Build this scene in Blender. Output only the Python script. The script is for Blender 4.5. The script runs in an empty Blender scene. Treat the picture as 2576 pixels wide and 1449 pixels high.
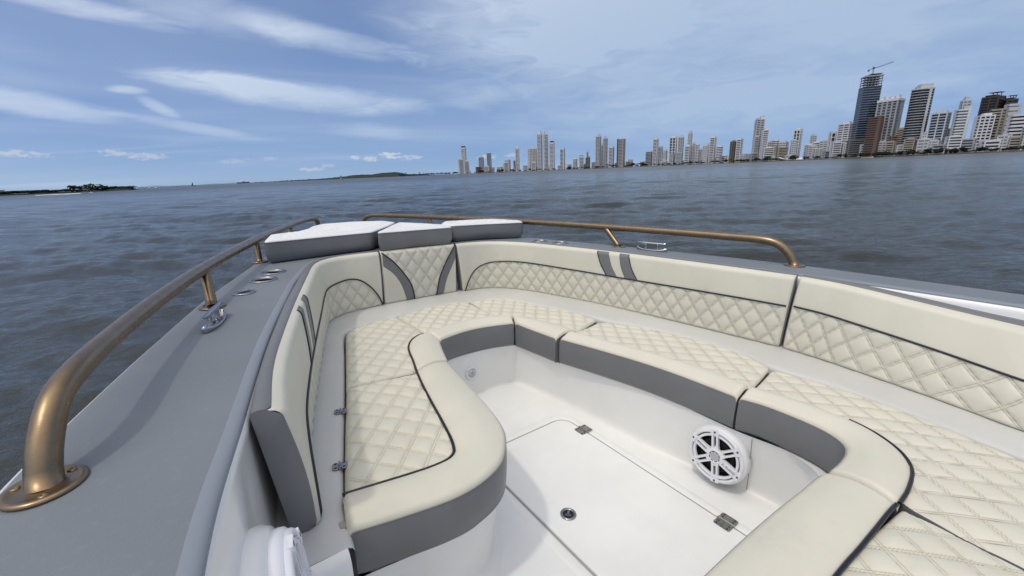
import bpy, bmesh, math, random
import numpy as np
from mathutils import Vector, Matrix

random.seed(7)
rng = np.random.default_rng(11)
scene = bpy.context.scene
COL = scene.collection

# ------------------------------------------------------------------ camera
CAM_Z = 1.88                                  # eye above the water
PITCH, ROLL = math.radians(15.70), math.radians(2.39)
cam_data = bpy.data.cameras.new('camera')
cam_data.sensor_width = 36.0
cam_data.lens = 36.0 * 1040.0 / 2576.0
cam_data.clip_start, cam_data.clip_end = 0.02, 90000.0
cam = bpy.data.objects.new('camera', cam_data)
COL.objects.link(cam)
cp, sp_, ca, sa = math.cos(PITCH), math.sin(PITCH), math.cos(ROLL), math.sin(ROLL)
right = Vector((ca, -sa * sp_, -sa * cp))
up = Vector((sa, ca * sp_, ca * cp))
fwd = Vector((0, cp, -sp_))
mw = Matrix((right, up, -fwd)).transposed().to_4x4()
mw.translation = Vector((0, 0, CAM_Z))
cam.matrix_world = mw
scene.camera = cam
scene.cycles.max_bounces = 6
scene.cycles.diffuse_bounces = 3
scene.cycles.glossy_bounces = 3
scene.cycles.caustics_reflective = False

# boat frame: x to starboard, y to the bow, z up from the gunwale top
BX = Vector((0.81311535, 0.5808677, -0.03789636))
BY = Vector((-0.58105543, 0.81383399, 0.00698719))
BZ = Vector((0.03489998, 0.01633849, 0.99925725))
BOAT = Matrix((BX, BY, BZ)).transposed().to_4x4()
BOAT.translation = Vector((0, 0, CAM_Z)) - (BX * (-1.0587) + BZ * 0.43)

# ------------------------------------------------------------------ light
SUN_TO = (BX * -0.53 + BY * -0.10 + BZ).normalized()      # towards the sun
SUN_EL = math.asin(SUN_TO.z)
SUN_ROT = math.atan2(SUN_TO.x, SUN_TO.y)
sun_data = bpy.data.lights.new('sun', 'SUN')
sun_data.energy = 1.08
sun_data.angle = math.radians(3.0)
sun_data.color = (1.0, 0.93, 0.82)
sun = bpy.data.objects.new('sun', sun_data)
COL.objects.link(sun)
sun.rotation_euler = SUN_TO.to_track_quat('Z', 'Y').to_euler()
sun.location = (0, 0, 60)

vs = scene.view_settings
vs.view_transform = 'Standard'
vs.look = 'None'
vs.exposure = -0.30
vs.gamma = 1.0
vs.use_curve_mapping = False

# ------------------------------------------------------------------ sky
world = bpy.data.worlds.new('World')
scene.world = world
world.use_nodes = True
wt = world.node_tree
wt.nodes.clear()


class NT:
    """small helper to chain nodes"""
    def __init__(self, t):
        self.t = t

    def n(self, typ, **kw):
        nd = self.t.nodes.new(typ)
        for k, v in kw.items():
            setattr(nd, k, v)
        return nd

    def put(self, sock, v):
        if hasattr(v, 'is_output') or isinstance(v, bpy.types.NodeSocket):
            self.t.links.new(v, sock)
        else:
            sock.default_value = v

    def m(self, op, a, b=None, c=None, clamp=False):
        nd = self.n('ShaderNodeMath', operation=op, use_clamp=clamp)
        self.put(nd.inputs[0], a)
        if b is not None:
            self.put(nd.inputs[1], b)
        if c is not None:
            self.put(nd.inputs[2], c)
        return nd.outputs[0]

    def xyz(self, x, y, z=0.0):
        nd = self.n('ShaderNodeCombineXYZ')
        for s, v in zip(nd.inputs, (x, y, z)):
            self.put(s, v)
        return nd.outputs[0]

    def sep(self, v):
        nd = self.n('ShaderNodeSeparateXYZ')
        self.put(nd.inputs[0], v)
        return nd.outputs

    def noise(self, vec, scale, detail=4.0, rough=0.55, dist=0.0):
        nd = self.n('ShaderNodeTexNoise')
        if vec is not None:
            self.put(nd.inputs['Vector'], vec)
        nd.inputs['Scale'].default_value = scale
        nd.inputs['Detail'].default_value = detail
        nd.inputs['Roughness'].default_value = rough
        nd.inputs['Distortion'].default_value = dist
        return nd.outputs['Fac']

    def ramp(self, v, a, b, lo=0.0, hi=1.0, smooth=True):
        nd = self.n('ShaderNodeMapRange')
        nd.interpolation_type = 'SMOOTHSTEP' if smooth else 'LINEAR'
        self.put(nd.inputs[0], v)
        nd.inputs[1].default_value = a
        nd.inputs[2].default_value = b
        nd.inputs[3].default_value = lo
        nd.inputs[4].default_value = hi
        return nd.outputs[0]

    def mix(self, f, a, b, typ='RGBA', blend='MIX'):
        nd = self.n('ShaderNodeMix', data_type=typ, blend_type=blend)
        ins = [s for s in nd.inputs if s.enabled]
        self.put(ins[0], f)
        self.put(ins[1], a)
        self.put(ins[2], b)
        return [s for s in nd.outputs if s.enabled][0]


W_ = NT(wt)
SKY_TINT = (0.80, 1.09, 1.50, 1.0)
CLOUD_THIN = (4.9, 6.5, 8.9)
CLOUD_SUN_FILL = (72.0, 62.0, 44.0)
CLOUD_THICK = (7.6, 8.1, 9.0, 1.0)
wout = W_.n('ShaderNodeOutputWorld')
bg = W_.n('ShaderNodeBackground')
bg.inputs['Strength'].default_value = 0.10
wt.links.new(bg.outputs[0], wout.inputs['Surface'])
sky = W_.n('ShaderNodeTexSky', sky_type='NISHITA')
sky.sun_disc = False
sky.sun_elevation = SUN_EL
sky.sun_rotation = SUN_ROT
sky.air_density = 1.0
sky.dust_density = 0.5
sky.ozone_density = 3.0
gen = W_.n('ShaderNodeTexCoord').outputs['Generated']
nrm = W_.n('ShaderNodeVectorMath', operation='NORMALIZE')
wt.links.new(gen, nrm.inputs[0])
dx, dy, dz = W_.sep(nrm.outputs[0])
sv = W_.n('ShaderNodeVectorMath', operation='NORMALIZE')      # read the sky a little above the murky horizon line
wt.links.new(W_.xyz(dx, dy, W_.m('ADD', W_.m('MAXIMUM', dz, 0.0), 0.16)), sv.inputs[0])
wt.links.new(sv.outputs[0], sky.inputs['Vector'])
az = W_.m('MULTIPLY', W_.m('ARCTAN2', dx, dy), 57.29578)
el = W_.m('MULTIPLY', W_.m('ARCSINE', dz), 57.29578)
zz = W_.m('ADD', W_.m('MAXIMUM', dz, 0.0), 0.10)
px_ = W_.m('DIVIDE', dx, zz)
py_ = W_.m('DIVIDE', dy, zz)
# high cirrus, streaked along one wind direction, over the whole sky
wx_ = W_.m('ADD', W_.m('MULTIPLY', px_, 0.92), W_.m('MULTIPLY', py_, 0.38))
wy_ = W_.m('SUBTRACT', W_.m('MULTIPLY', py_, 0.92), W_.m('MULTIPLY', px_, 0.38))
cir_v = W_.xyz(W_.m('MULTIPLY', wx_, 0.33), W_.m('MULTIPLY', wy_, 0.95), 3.7)
cir = W_.ramp(W_.noise(cir_v, 0.95, 6.0, 0.52, 0.8), 0.42, 0.85)
veil_v = W_.xyz(W_.m('MULTIPLY', px_, 0.2), W_.m('MULTIPLY', py_, 0.2), 9.1)
veil = W_.ramp(W_.noise(veil_v, 1.0, 4.0, 0.5, 0.3), 0.30, 0.75)
edge = W_.noise(W_.xyz(W_.m('MULTIPLY', az, 0.16), W_.m('MULTIPLY', el, 0.62), 1.3), 1.0, 8.0, 0.55, 0.7)
puff = W_.noise(W_.xyz(W_.m('MULTIPLY', az, 1.0), W_.m('MULTIPLY', el, 2.2), 5.3), 1.5, 7.0, 0.62, 0.3)
azel = W_.xyz(az, el, 0.0)
e0 = W_.m('SUBTRACT', edge, 0.5)
p0 = W_.m('SUBTRACT', puff, 0.5)


def blob(a, e, ra, re, tilt, amt, kind):
    mp = W_.n('ShaderNodeMapping', vector_type='TEXTURE')
    W_.put(mp.inputs['Vector'], azel)
    mp.inputs['Location'].default_value = (a, e, 0)
    mp.inputs['Rotation'].default_value = (0, 0, math.radians(tilt))
    mp.inputs['Scale'].default_value = (ra, re, 1)
    dd = W_.n('ShaderNodeVectorMath', operation='DOT_PRODUCT')
    W_.put(dd.inputs[0], mp.outputs[0])
    W_.put(dd.inputs[1], mp.outputs[0])
    r2 = dd.outputs['Value']
    m = W_.m('SUBTRACT', 1.0, r2)
    if kind == 'cu':
        m = W_.m('MULTIPLY_ADD', p0, 4.2, m)
        return W_.ramp(m, 0.05, 1.15, 0.0, amt)
    if kind == 'veil':
        return W_.ramp(W_.m('MULTIPLY_ADD', e0, 1.3, m), -0.6, 1.3, 0.0, amt)
    m = W_.m('MULTIPLY_ADD', e0, 2.5, m)
    return W_.ramp(m, -0.85, 1.4, 0.0, amt)


CLOUDS = [
    (-23.8, 9.3, 13.0, 1.35, -5, .78, 'ci'), (-29.5, 10.6, 6.0, .5, -5, .35, 'ci'),
    (-20.0, 15.0, 8.5, 1.2, -7, .42, 'ci'), (-30.0, 16.3, 9.0, 1.6, -6, .30, 'ci'),
    (-46.5, 7.5, 5.6, .95, -9, .50, 'ci'), (-43.0, 15.6, 7.5, .8, -5, .45, 'ci'),
    (-39.7, 9.1, 1.5, .38, 0, .5, 'ci'), (-37.4, 7.6, 1.5, .5, -28, .45, 'ci'),
    (-34.5, 5.7, 5.0, .5, -10, .35, 'ci'), (-16.3, 5.5, 5.0, .9, -4, .30, 'ci'),
    (-2.0, 9.4, 5.5, 1.1, 5, .30, 'ci'), (12.0, 13.6, 9.0, .9, 6, .25, 'ci'),
    (32.0, 15.5, 36.0, 13.5, 0, .72, 'veil'), (26.0, 6.0, 22.0, 3.2, 0, .26, 'veil'), (4.0, 18.0, 18.0, 6.0, 0, .42, 'veil'),
    (-19.2, 2.45, .85, .34, 0, .75, 'cu'), (-17.4, 2.3, 1.1, .5, 0, .75, 'cu'),
    (-14.9, 2.6, 1.7, .5, -4, .9, 'cu'), (-12.4, 2.3, 1.9, .36, 0, .6, 'cu'),
    (-24.3, 1.25, 1.8, .3, 0, .6, 'cu'), (-22.4, 1.6, 1.2, .3, 0, .35, 'cu'),
    (-41.6, 3.3, 1.5, .42, -4, .55, 'cu'), (-39.2, 2.95, 1.9, .4, 0, .55, 'cu'),
    (-48.2, 3.25, 2.4, .34, -3, .6, 'cu'), (-2.6, 2.0, 1.7, .32, 0, .6, 'cu'), (0.9, 2.1, 1.4, .3, 0, .5, 'cu'),
    (-32.0, 2.4, 1.6, .4, 0, .3, 'cu'), (-28.6, 2.6, 1.0, .3, 0, .3, 'cu'),
]
thin, thick = W_.m('MULTIPLY', cir, 0.34), None
thin = W_.m('ADD', thin, W_.m('MULTIPLY_ADD', veil, 0.26, 0.11))
for c in CLOUDS:
    b = blob(*c)
    if c[6] == 'cu':
        thick = b if thick is None else W_.m('MAXIMUM', thick, b)
    else:
        thin = W_.m('ADD', thin, b)
thin = W_.m('MULTIPLY', W_.m('MINIMUM', thin, 1.0), 0.88)
# thin ice cloud scatters forward: brighter towards the sun; out-of-view glow raised for fill light
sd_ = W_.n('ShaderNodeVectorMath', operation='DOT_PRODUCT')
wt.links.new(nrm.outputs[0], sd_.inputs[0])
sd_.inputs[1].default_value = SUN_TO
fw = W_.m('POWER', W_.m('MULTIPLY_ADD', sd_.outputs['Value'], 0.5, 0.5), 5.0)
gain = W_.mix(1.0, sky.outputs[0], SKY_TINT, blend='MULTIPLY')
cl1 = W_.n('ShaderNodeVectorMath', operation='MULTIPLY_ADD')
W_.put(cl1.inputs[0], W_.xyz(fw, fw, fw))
cl1.inputs[1].default_value = CLOUD_SUN_FILL
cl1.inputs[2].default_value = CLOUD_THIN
low = W_.m('MULTIPLY', W_.m('POWER', 2.718, W_.m('MULTIPLY', W_.m('MAXIMUM', el, 0.0), -0.20)), 0.55)
gain = W_.mix(low, gain, (4.6, 5.9, 7.0, 1.0))
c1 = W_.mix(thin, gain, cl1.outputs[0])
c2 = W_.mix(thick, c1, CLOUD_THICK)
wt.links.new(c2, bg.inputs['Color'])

# ------------------------------------------------------------------ materials
MAT = {}


def principled(name, col, rough=0.5, metal=0.0, spec=0.5, coat=0.0):
    m = bpy.data.materials.new(name)
    m.use_nodes = True
    t = m.node_tree
    b = t.nodes['Principled BSDF']
    b.inputs['Base Color'].default_value = (*col, 1)
    b.inputs['Roughness'].default_value = rough
    b.inputs['Metallic'].default_value = metal
    b.inputs['Specular IOR Level'].default_value = spec
    b.inputs['Coat Weight'].default_value = coat
    MAT[name] = m
    return m, NT(t), b


def obj_co(N):
    return N.n('ShaderNodeTexCoord').outputs['Object']


def bump(N, b, h, strength, dist, prev=None):
    nd = N.n('ShaderNodeBump')
    nd.inputs['Strength'].default_value = strength
    nd.inputs['Distance'].default_value = dist
    N.put(nd.inputs['Height'], h)
    if prev is not None:
        N.put(nd.inputs['Normal'], prev)
    N.put(b.inputs['Normal'], nd.outputs[0])
    return nd.outputs[0]


def vary(N, b, col, scale, amt, lo=0.35, hi=0.65, detail=5.0, vec=None):
    v = vec if vec is not None else obj_co(N)
    f = N.ramp(N.noise(v, scale, detail, 0.6), lo, hi)
    d = tuple(c * (1 - amt) for c in col)
    c = N.mix(f, (*d, 1), (*col, 1))
    N.put(b.inputs['Base Color'], c)
    return c


# white gelcoat with faint soiling
_, N, b = principled('gelcoat', (0.80, 0.80, 0.78), 0.28, 0, 0.5, 0.25)
vary(N, b, (0.82, 0.82, 0.80), 2.2, 0.07, 0.3, 0.7)
bump(N, b, N.noise(obj_co(N), 14, 2, 0.5), 0.06, 0.01)
_, N, b = principled('ledge_gelcoat', (0.57, 0.57, 0.545), 0.45, 0, 0.4)
vary(N, b, (0.58, 0.58, 0.555), 2.4, 0.08, 0.3, 0.7)
bump(N, b, N.noise(obj_co(N), 300, 2, 0.6), 0.15, 0.002)
# moulded non-skid floor
_, N, b = principled('floor_gelcoat', (0.80, 0.81, 0.80), 0.42, 0, 0.4)
fc_ = vary(N, b, (0.83, 0.84, 0.83), 3.0, 0.07, 0.35, 0.7)
fo_ = obj_co(N)
fv = N.n('ShaderNodeTexVoronoi')
N.put(fv.inputs['Vector'], fo_)
fv.inputs['Scale'].default_value = 13.0
fs = N.m('MULTIPLY', N.ramp(fv.outputs['Distance'], 0.015, 0.06, 1.0, 0.0), N.ramp(N.noise(fo_, 6.0, 3, 0.5), 0.55, 0.62))
fs = N.m('MAXIMUM', fs, N.m('MULTIPLY', N.ramp(N.noise(fo_, 2.1, 6, 0.72, 0.8), 0.60, 0.76), 0.30))
N.put(b.inputs['Base Color'], N.mix(N.m('MULTIPLY', fs, 0.45), fc_, (0.52, 0.52, 0.51, 1)))
bump(N, b, N.noise(obj_co(N), 420, 2, 0.6), 0.22, 0.002)
# grey non-slip deck paint, scuffed and dusty
_, N, b = principled('deck_grey', (0.19, 0.20, 0.225), 0.62, 0, 0.3)
oc = obj_co(N)
c = N.mix(N.ramp(N.noise(oc, 2.3, 3, 0.5), 0.3, 0.75), (0.168, 0.190, 0.212, 1), (0.192, 0.214, 0.238, 1))
sp = N.n('ShaderNodeTexVoronoi')
N.put(sp.inputs['Vector'], N.n('ShaderNodeVectorMath', operation='MULTIPLY').outputs[0])
vm = sp.inputs['Vector'].links[0].from_node
N.put(vm.inputs[0], oc)
vm.inputs[1].default_value = (1.0, 1.9, 1.0)
sp.inputs['Scale'].default_value = 17.0
sp.inputs['Randomness'].default_value = 1.0
spot = N.m('MULTIPLY', N.ramp(sp.outputs['Distance'], 0.02, 0.09, 1.0, 0.0), N.ramp(N.noise(oc, 9.0, 3, 0.5), 0.56, 0.66))
c = N.mix(N.m('MULTIPLY', spot, 0.75), c, (0.50, 0.50, 0.51, 1))
dust = N.ramp(N.noise(oc, 55, 4, 0.7), 0.52, 0.78)
c = N.mix(N.m('MULTIPLY', dust, 0.10), c, (0.40, 0.41, 0.43, 1))
N.put(b.inputs['Base Color'], c)
bump(N, b, N.noise(oc, 330, 3, 0.6), 0.25, 0.002)

principled('deck_edge_grey', (0.215, 0.240, 0.275), 0.45, 0, 0.4)  # paler, bluer grey than the deck, along its inner edge


def vinyl(name, col, rough=0.42, quilt=False, dirt=0.06):
    _, N, b = principled(name, col, rough, 0, 0.42)
    oc = obj_co(N)
    c = vary(N, b, col, 5.5, dirt, 0.3, 0.7)
    soil = N.m('MULTIPLY', N.ramp(N.noise(oc, 3.2, 5, 0.68, 0.5), 0.56, 0.78), N.ramp(N.noise(oc, 31, 4, 0.7), 0.40, 0.70))
    c = N.mix(N.m('MULTIPLY', soil, 0.34), c, (col[0] * .68, col[1] * .66, col[2] * .62, 1))
    N.put(b.inputs['Base Color'], c)
    grain = N.noise(oc, 520, 3, 0.55)
    fine = bump(N, b, grain, 0.16, 0.0012)
    # soft wrinkles of the stretched cover
    wr = bump(N, b, N.noise(oc, 9, 3, 0.55, 0.6), 0.07 if quilt else 0.17, 0.012, fine)
    if quilt:
        uv = N.n('ShaderNodeUVMap')
        uv.uv_map = 'stitch'
        u, v, _z = N.sep(uv.outputs[0])
        ln, dots = None, None
        for s, o in ((u, v), (v, u)):
            d = N.m('ABSOLUTE', N.m('SUBTRACT', s, N.m('ROUND', s)))
            band = N.ramp(N.m('ABSOLUTE', N.m('SUBTRACT', d, 0.052)), 0.0, 0.022, 1.0, 0.0)
            ln = band if ln is None else N.m('MAXIMUM', ln, band)
        mask = N.n('ShaderNodeAttribute')
        mask.attribute_name = 'quilt'
        lm = N.m('MULTIPLY', ln, mask.outputs['Fac'])
        c = N.mix(N.m('MULTIPLY', lm, 0.50), c, (col[0] * .72, col[1] * .66, col[2] * .55, 1))
        N.put(b.inputs['Base Color'], c)
        bump(N, b, N.m('SUBTRACT', 1.0, lm), 0.55, 0.0025, wr)
    return MAT[name]


CREAM = (0.655, 0.632, 0.528)
vinyl('cream_vinyl', CREAM, 0.45, True)
vinyl('cream_plain', CREAM, 0.43, False)
vinyl('white_vinyl', (0.80, 0.80, 0.79), 0.48, True, 0.03)
vinyl('grey_vinyl', (0.172, 0.176, 0.182), 0.42, False, 0.10)
principled('piping_black', (0.008, 0.008, 0.016), 0.35)
principled('thread', (0.30, 0.29, 0.25), 0.8)
principled('cup_dark', (0.10, 0.10, 0.105), 0.35, 0.9)
principled('rubber', (0.02, 0.02, 0.022), 0.6)
principled('gasket', (0.32, 0.31, 0.31), 0.7)
# bronze lacquered rail, worn
_, N, b = principled('bronze', (0.30, 0.205, 0.115), 0.36, 0.85, 0.5)
oc = obj_co(N)
c = N.mix(N.ramp(N.noise(oc, 26, 6, 0.7), 0.35, 0.72), (0.262, 0.190, 0.116, 1), (0.222, 0.160, 0.102, 1))
c = N.mix(N.m('MULTIPLY', N.ramp(N.noise(oc, 90, 4, 0.7), 0.64, 0.76), 0.4), c, (0.42, 0.36, 0.29, 1))
N.put(b.inputs['Base Color'], c)
N.put(b.inputs['Roughness'], N.ramp(N.noise(oc, 40, 4, 0.6), 0.3, 0.7, 0.24, 0.38))
bump(N, b, N.noise(oc, 60, 4, 0.65), 0.07, 0.003)
principled('chrome', (0.42, 0.43, 0.44), 0.14, 1.0)
_, N, b = principled('steel', (0.36, 0.36, 0.355), 0.30, 1.0)
N.put(b.inputs['Roughness'], N.ramp(N.noise(obj_co(N), 120, 3, 0.6), 0.3, 0.7, 0.2, 0.42))
principled('grille_white', (0.74, 0.75, 0.79), 0.38)
principled('cone_black', (0.004, 0.004, 0.005), 0.9, 0, 0.1)
principled('cone_grey', (0.016, 0.015, 0.015), 0.8, 0, 0.15)
principled('mesh_grey', (0.42, 0.42, 0.44), 0.5)
principled('lens_glass', (0.62, 0.62, 0.60), 0.12)
principled('print_grey', (0.05, 0.05, 0.06), 0.5)
principled('shadow_gap', (0.01, 0.01, 0.01), 0.8)

# silty estuary water
_, N, b = principled('water', (0.045, 0.055, 0.060), 0.09, 0, 0.40)
b.inputs['IOR'].default_value = 1.333
oc = obj_co(N)
big = N.ramp(N.noise(oc, 0.012, 3, 0.5), 0.35, 0.65)
silt = N.ramp(N.sep(oc)[0], -60.0, 160.0)
c = N.mix(silt, (0.024, 0.029, 0.025, 1), (0.058, 0.057, 0.047, 1))
c = N.mix(N.m('MULTIPLY', big, 0.35), c, (0.060, 0.063, 0.058, 1))
N.put(b.inputs['Base Color'], c)
geo = N.n('ShaderNodeNewGeometry').outputs['Position']
ang = N.n('ShaderNodeMapping')
ang.inputs['Rotation'].default_value = (0, 0, math.radians(28))
ang.inputs['Scale'].default_value = (0.42, 1.0, 1.0)
N.put(ang.inputs['Vector'], geo)
h2 = N.noise(ang.outputs[0], 4.5, 5, 0.66, 0.4)
n2 = bump(N, b, h2, 0.8, 0.085)
# ripples too fine to model widen the gloss away from the boat's own smooth wake
rad = N.n('ShaderNodeVectorMath', operation='LENGTH')
N.put(rad.inputs[0], geo)
N.put(b.inputs['Roughness'], N.ramp(rad.outputs['Value'], 10.0, 300.0, 0.10, 0.30))

principled('foam', (0.75, 0.78, 0.80), 0.8)
_, N, b = principled('foliage', (0.035, 0.055, 0.025), 0.75, 0, 0.2)
vary(N, b, (0.040, 0.060, 0.028), 0.22, 0.45, 0.35, 0.65)
_, N, b = principled('foliage_dark', (0.020, 0.034, 0.020), 0.8, 0, 0.2)
vary(N, b, (0.028, 0.042, 0.024), 0.25, 0.4)
principled('bark', (0.10, 0.075, 0.055), 0.85)
_, N, b = principled('hill_green', (0.030, 0.045, 0.038), 0.9, 0, 0.1)
vary(N, b, (0.036, 0.052, 0.043), 0.02, 0.45)
_, N, b = principled('shore_earth', (0.12, 0.10, 0.08), 0.9, 0, 0.1)
vary(N, b, (0.13, 0.11, 0.09), 0.05, 0.45)
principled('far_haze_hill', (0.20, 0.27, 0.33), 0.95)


def wall(name, col, amt=0.14):
    _, N, b = principled(name, col, 0.7, 0, 0.25)
    vary(N, b, col, 0.06, amt)


wall('w_white', (0.70, 0.71, 0.72))
wall('w_pale', (0.56, 0.575, 0.59))
wall('w_grey', (0.40, 0.42, 0.44))
wall('w_lilac', (0.43, 0.43, 0.46))
wall('w_dgrey', (0.20, 0.20, 0.205))
wall('w_brown', (0.21, 0.16, 0.125))
wall('w_beige', (0.40, 0.36, 0.29))
wall('w_khaki', (0.24, 0.225, 0.17))
wall('w_pink', (0.44, 0.385, 0.375))
wall('w_brick', (0.165, 0.108, 0.084))
wall('w_umber', (0.085, 0.070, 0.066))
wall('w_red', (0.16, 0.07, 0.07))


def glass(name, col, rough=0.18):
    _, N, b = principled(name, col, rough, 0, 0.35)
    vary(N, b, col, 0.12, 0.45, 0.3, 0.7, 2.0)


glass('g_dark', (0.050, 0.056, 0.064), 0.3)
glass('g_black', (0.012, 0.012, 0.016), 0.3)
glass('g_blue', (0.014, 0.038, 0.088))
glass('g_navy', (0.024, 0.040, 0.072))
glass('g_green', (0.10, 0.14, 0.145))
glass('g_grey', (0.10, 0.11, 0.118), 0.3)
principled('crane_red', (0.14, 0.11, 0.11), 0.6)
principled('boat_white', (0.78, 0.78, 0.78), 0.4)
principled('boat_dark', (0.05, 0.055, 0.07), 0.5)


# ------------------------------------------------------------------ helpers
def tag(o, label=None, cat=None, group=None, kind=None):
    if label:
        o['label'] = label
    if cat:
        o['category'] = cat
    if group:
        o['group'] = group
    if kind:
        o['kind'] = kind
    return o


def link(o, parent=None):
    COL.objects.link(o)
    if parent is not None:
        o.parent = parent
    return o


def new_mesh(name, V, F, mats, fm=None, smooth=True, stitch=None, quilt=None):
    me = bpy.data.meshes.new(name)
    me.from_pydata([tuple(map(float, v)) for v in V], [], [tuple(map(int, f)) for f in F])
    for m in (mats if isinstance(mats, (list, tuple)) else [mats]):
        me.materials.append(MAT[m])
    if fm is not None:
        me.polygons.foreach_set('material_index', np.asarray(fm, dtype=np.int32))
    if smooth:
        me.polygons.foreach_set('use_smooth', np.ones(len(me.polygons), dtype=bool))
    if stitch is not None:
        uvl = me.uv_layers.new(name='stitch')
        li = np.zeros(len(me.loops), dtype=np.int32)
        me.loops.foreach_get('vertex_index', li)
        uvl.data.foreach_set('uv', np.asarray(stitch, dtype=np.float32)[li].ravel())
    if quilt is not None:
        at = me.attributes.new('quilt', 'FLOAT', 'POINT')
        at.data.foreach_set('value', np.asarray(quilt, dtype=np.float32))
    me.update()
    return me


class Thing:
    """a top-level thing of the boat frame: an Empty at its base, parts as children"""
    def __init__(self, name, label, cat, loc, group=None, boat=True):
        self.loc = np.array(loc, float)
        self.o = bpy.data.objects.new(name, None)
        self.o.empty_display_size = 0.1
        COL.objects.link(self.o)
        M = (BOAT if boat else Matrix.Identity(4)) @ Matrix.Translation(Vector(loc))
        self.o.matrix_world = M
        tag(self.o, label, cat, group)

    def part(self, name, V, F, mats, parent=None, label=None, kind=None, **kw):
        V = np.asarray(V, float) - self.loc
        me = new_mesh(name, V, F, mats, **kw)
        o = bpy.data.objects.new(name, me)
        link(o, parent if parent is not None else self.o)
        tag(o, label, kind=kind)
        return o

    def copy_part(self, src, name, M, parent=None):
        o = bpy.data.objects.new(name, src.data)
        link(o, parent if parent is not None else self.o)
        o.matrix_local = M
        return o


def cr(P, n=None, step=None):
    """Catmull-Rom through the points, resampled evenly by length"""
    P = np.asarray(P, float)
    A = np.vstack([2 * P[0] - P[1], P, 2 * P[-1] - P[-2]])
    out = []
    for i in range(1, len(A) - 2):
        p0, p1, p2, p3 = A[i - 1], A[i], A[i + 1], A[i + 2]
        d1 = max(np.linalg.norm(p1 - p0), 1e-6) ** .5
        d2 = max(np.linalg.norm(p2 - p1), 1e-6) ** .5
        d3 = max(np.linalg.norm(p3 - p2), 1e-6) ** .5
        m1 = d2 * ((p1 - p0) / d1 - (p2 - p0) / (d1 + d2) + (p2 - p1) / d2)
        m2 = d2 * ((p2 - p1) / d2 - (p3 - p1) / (d2 + d3) + (p3 - p2) / d3)
        t = np.linspace(0, 1, 24, endpoint=False)[:, None]
        out.append((2 * t**3 - 3 * t**2 + 1) * p1 + (t**3 - 2 * t**2 + t) * m1 + (-2 * t**3 + 3 * t**2) * p2 + (t**3 - t**2) * m2)
    out.append(P[-1:])
    D = np.vstack(out)
    return even(D, n, step)


def even(D, n=None, step=None):
    D = np.asarray(D, float)
    L = np.concatenate([[0], np.cumsum(np.linalg.norm(np.diff(D, axis=0), axis=1))])
    if n is None:
        n = max(3, int(round(L[-1] / step)) + 1)
    s = np.linspace(0, L[-1], n)
    return np.stack([np.interp(s, L, D[:, k]) for k in range(D.shape[1])], 1)


def keyed(P, n):
    """Catmull-Rom with equal parameter per key (to match two curves key by key)"""
    P = np.asarray(P, float)
    k = (n - 1) // (len(P) - 1) + 1
    A = np.vstack([2 * P[0] - P[1], P, 2 * P[-1] - P[-2]])
    out = []
    t = np.linspace(0, 1, k, endpoint=False)[:, None]
    for i in range(1, len(A) - 2):
        p0, p1, p2, p3 = A[i - 1], A[i], A[i + 1], A[i + 2]
        out.append(0.5 * (2 * p1 + (p2 - p0) * t + (2 * p0 - 5 * p1 + 4 * p2 - p3) * t**2 + (3 * p1 - p0 - 3 * p2 + p3) * t**3))
    out.append(P[-1:])
    return np.vstack(out)


def z3(P, z):
    P = np.asarray(P, float)
    return np.hstack([P[:, :2], np.full((len(P), 1), z) if np.isscalar(z) else np.asarray(z)[:, None]])


def grid_faces(nu, nv, wrap_u=False, wrap_v=False, off=0, flip=False):
    F = []
    for i in range(nu if wrap_u else nu - 1):
        for j in range(nv if wrap_v else nv - 1):
            a = i * nv + j
            b_ = ((i + 1) % nu) * nv + j
            c_ = ((i + 1) % nu) * nv + (j + 1) % nv
            d = i * nv + (j + 1) % nv
            F.append((off + a, off + d, off + c_, off + b_) if flip else (off + a, off + b_, off + c_, off + d))
    return F


def loft(rings, flip=False):
    """rings: list of equally long point lists"""
    R = [np.asarray(r, float) for r in rings]
    n, m = len(R), len(R[0])
    V = np.stack(R, 1).reshape(-1, 3)            # index i*n + k
    return V, grid_faces(m, n, flip=flip)


def tube(P, r, seg=12, caps=True):
    P = np.asarray(P, float)
    n = len(P)
    r = np.full(n, r) if np.isscalar(r) else np.asarray(r)
    T = np.gradient(P, axis=0)
    T /= np.linalg.norm(T, axis=1)[:, None] + 1e-12
    up_ = np.array([0, 0, 1.0]) if abs(T[0][2]) < .9 else np.array([1.0, 0, 0])
    N_ = up_ - T[0] * (up_ @ T[0])
    N_ /= np.linalg.norm(N_)
    V, a = [], np.linspace(0, 2 * math.pi, seg, endpoint=False)
    for i in range(n):
        N_ = N_ - T[i] * (N_ @ T[i])
        N_ /= np.linalg.norm(N_) + 1e-12
        B_ = np.cross(T[i], N_)
        V.append(P[i] + r[i] * (np.cos(a)[:, None] * N_ + np.sin(a)[:, None] * B_))
    V = np.vstack(V)
    F = grid_faces(n, seg, wrap_v=True)
    if caps:
        F = F + [tuple(range(seg - 1, -1, -1)), tuple(range((n - 1) * seg, n * seg))]
    return V, F


def lathe(prof, seg=32, closed_start=True, closed_end=True):
    """prof: (r, h) pairs about +z"""
    a = np.linspace(0, 2 * math.pi, seg, endpoint=False)
    V = np.vstack([np.stack([r * np.cos(a), r * np.sin(a), np.full(seg, h)], 1) for r, h in prof])
    F = grid_faces(len(prof), seg, wrap_v=True, flip=True)
    if closed_start:
        F = F + [tuple(range(seg - 1, -1, -1))]
    if closed_end:
        k = (len(prof) - 1) * seg
        F = F + [tuple(range(k, k + seg))]
    return V, F


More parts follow.
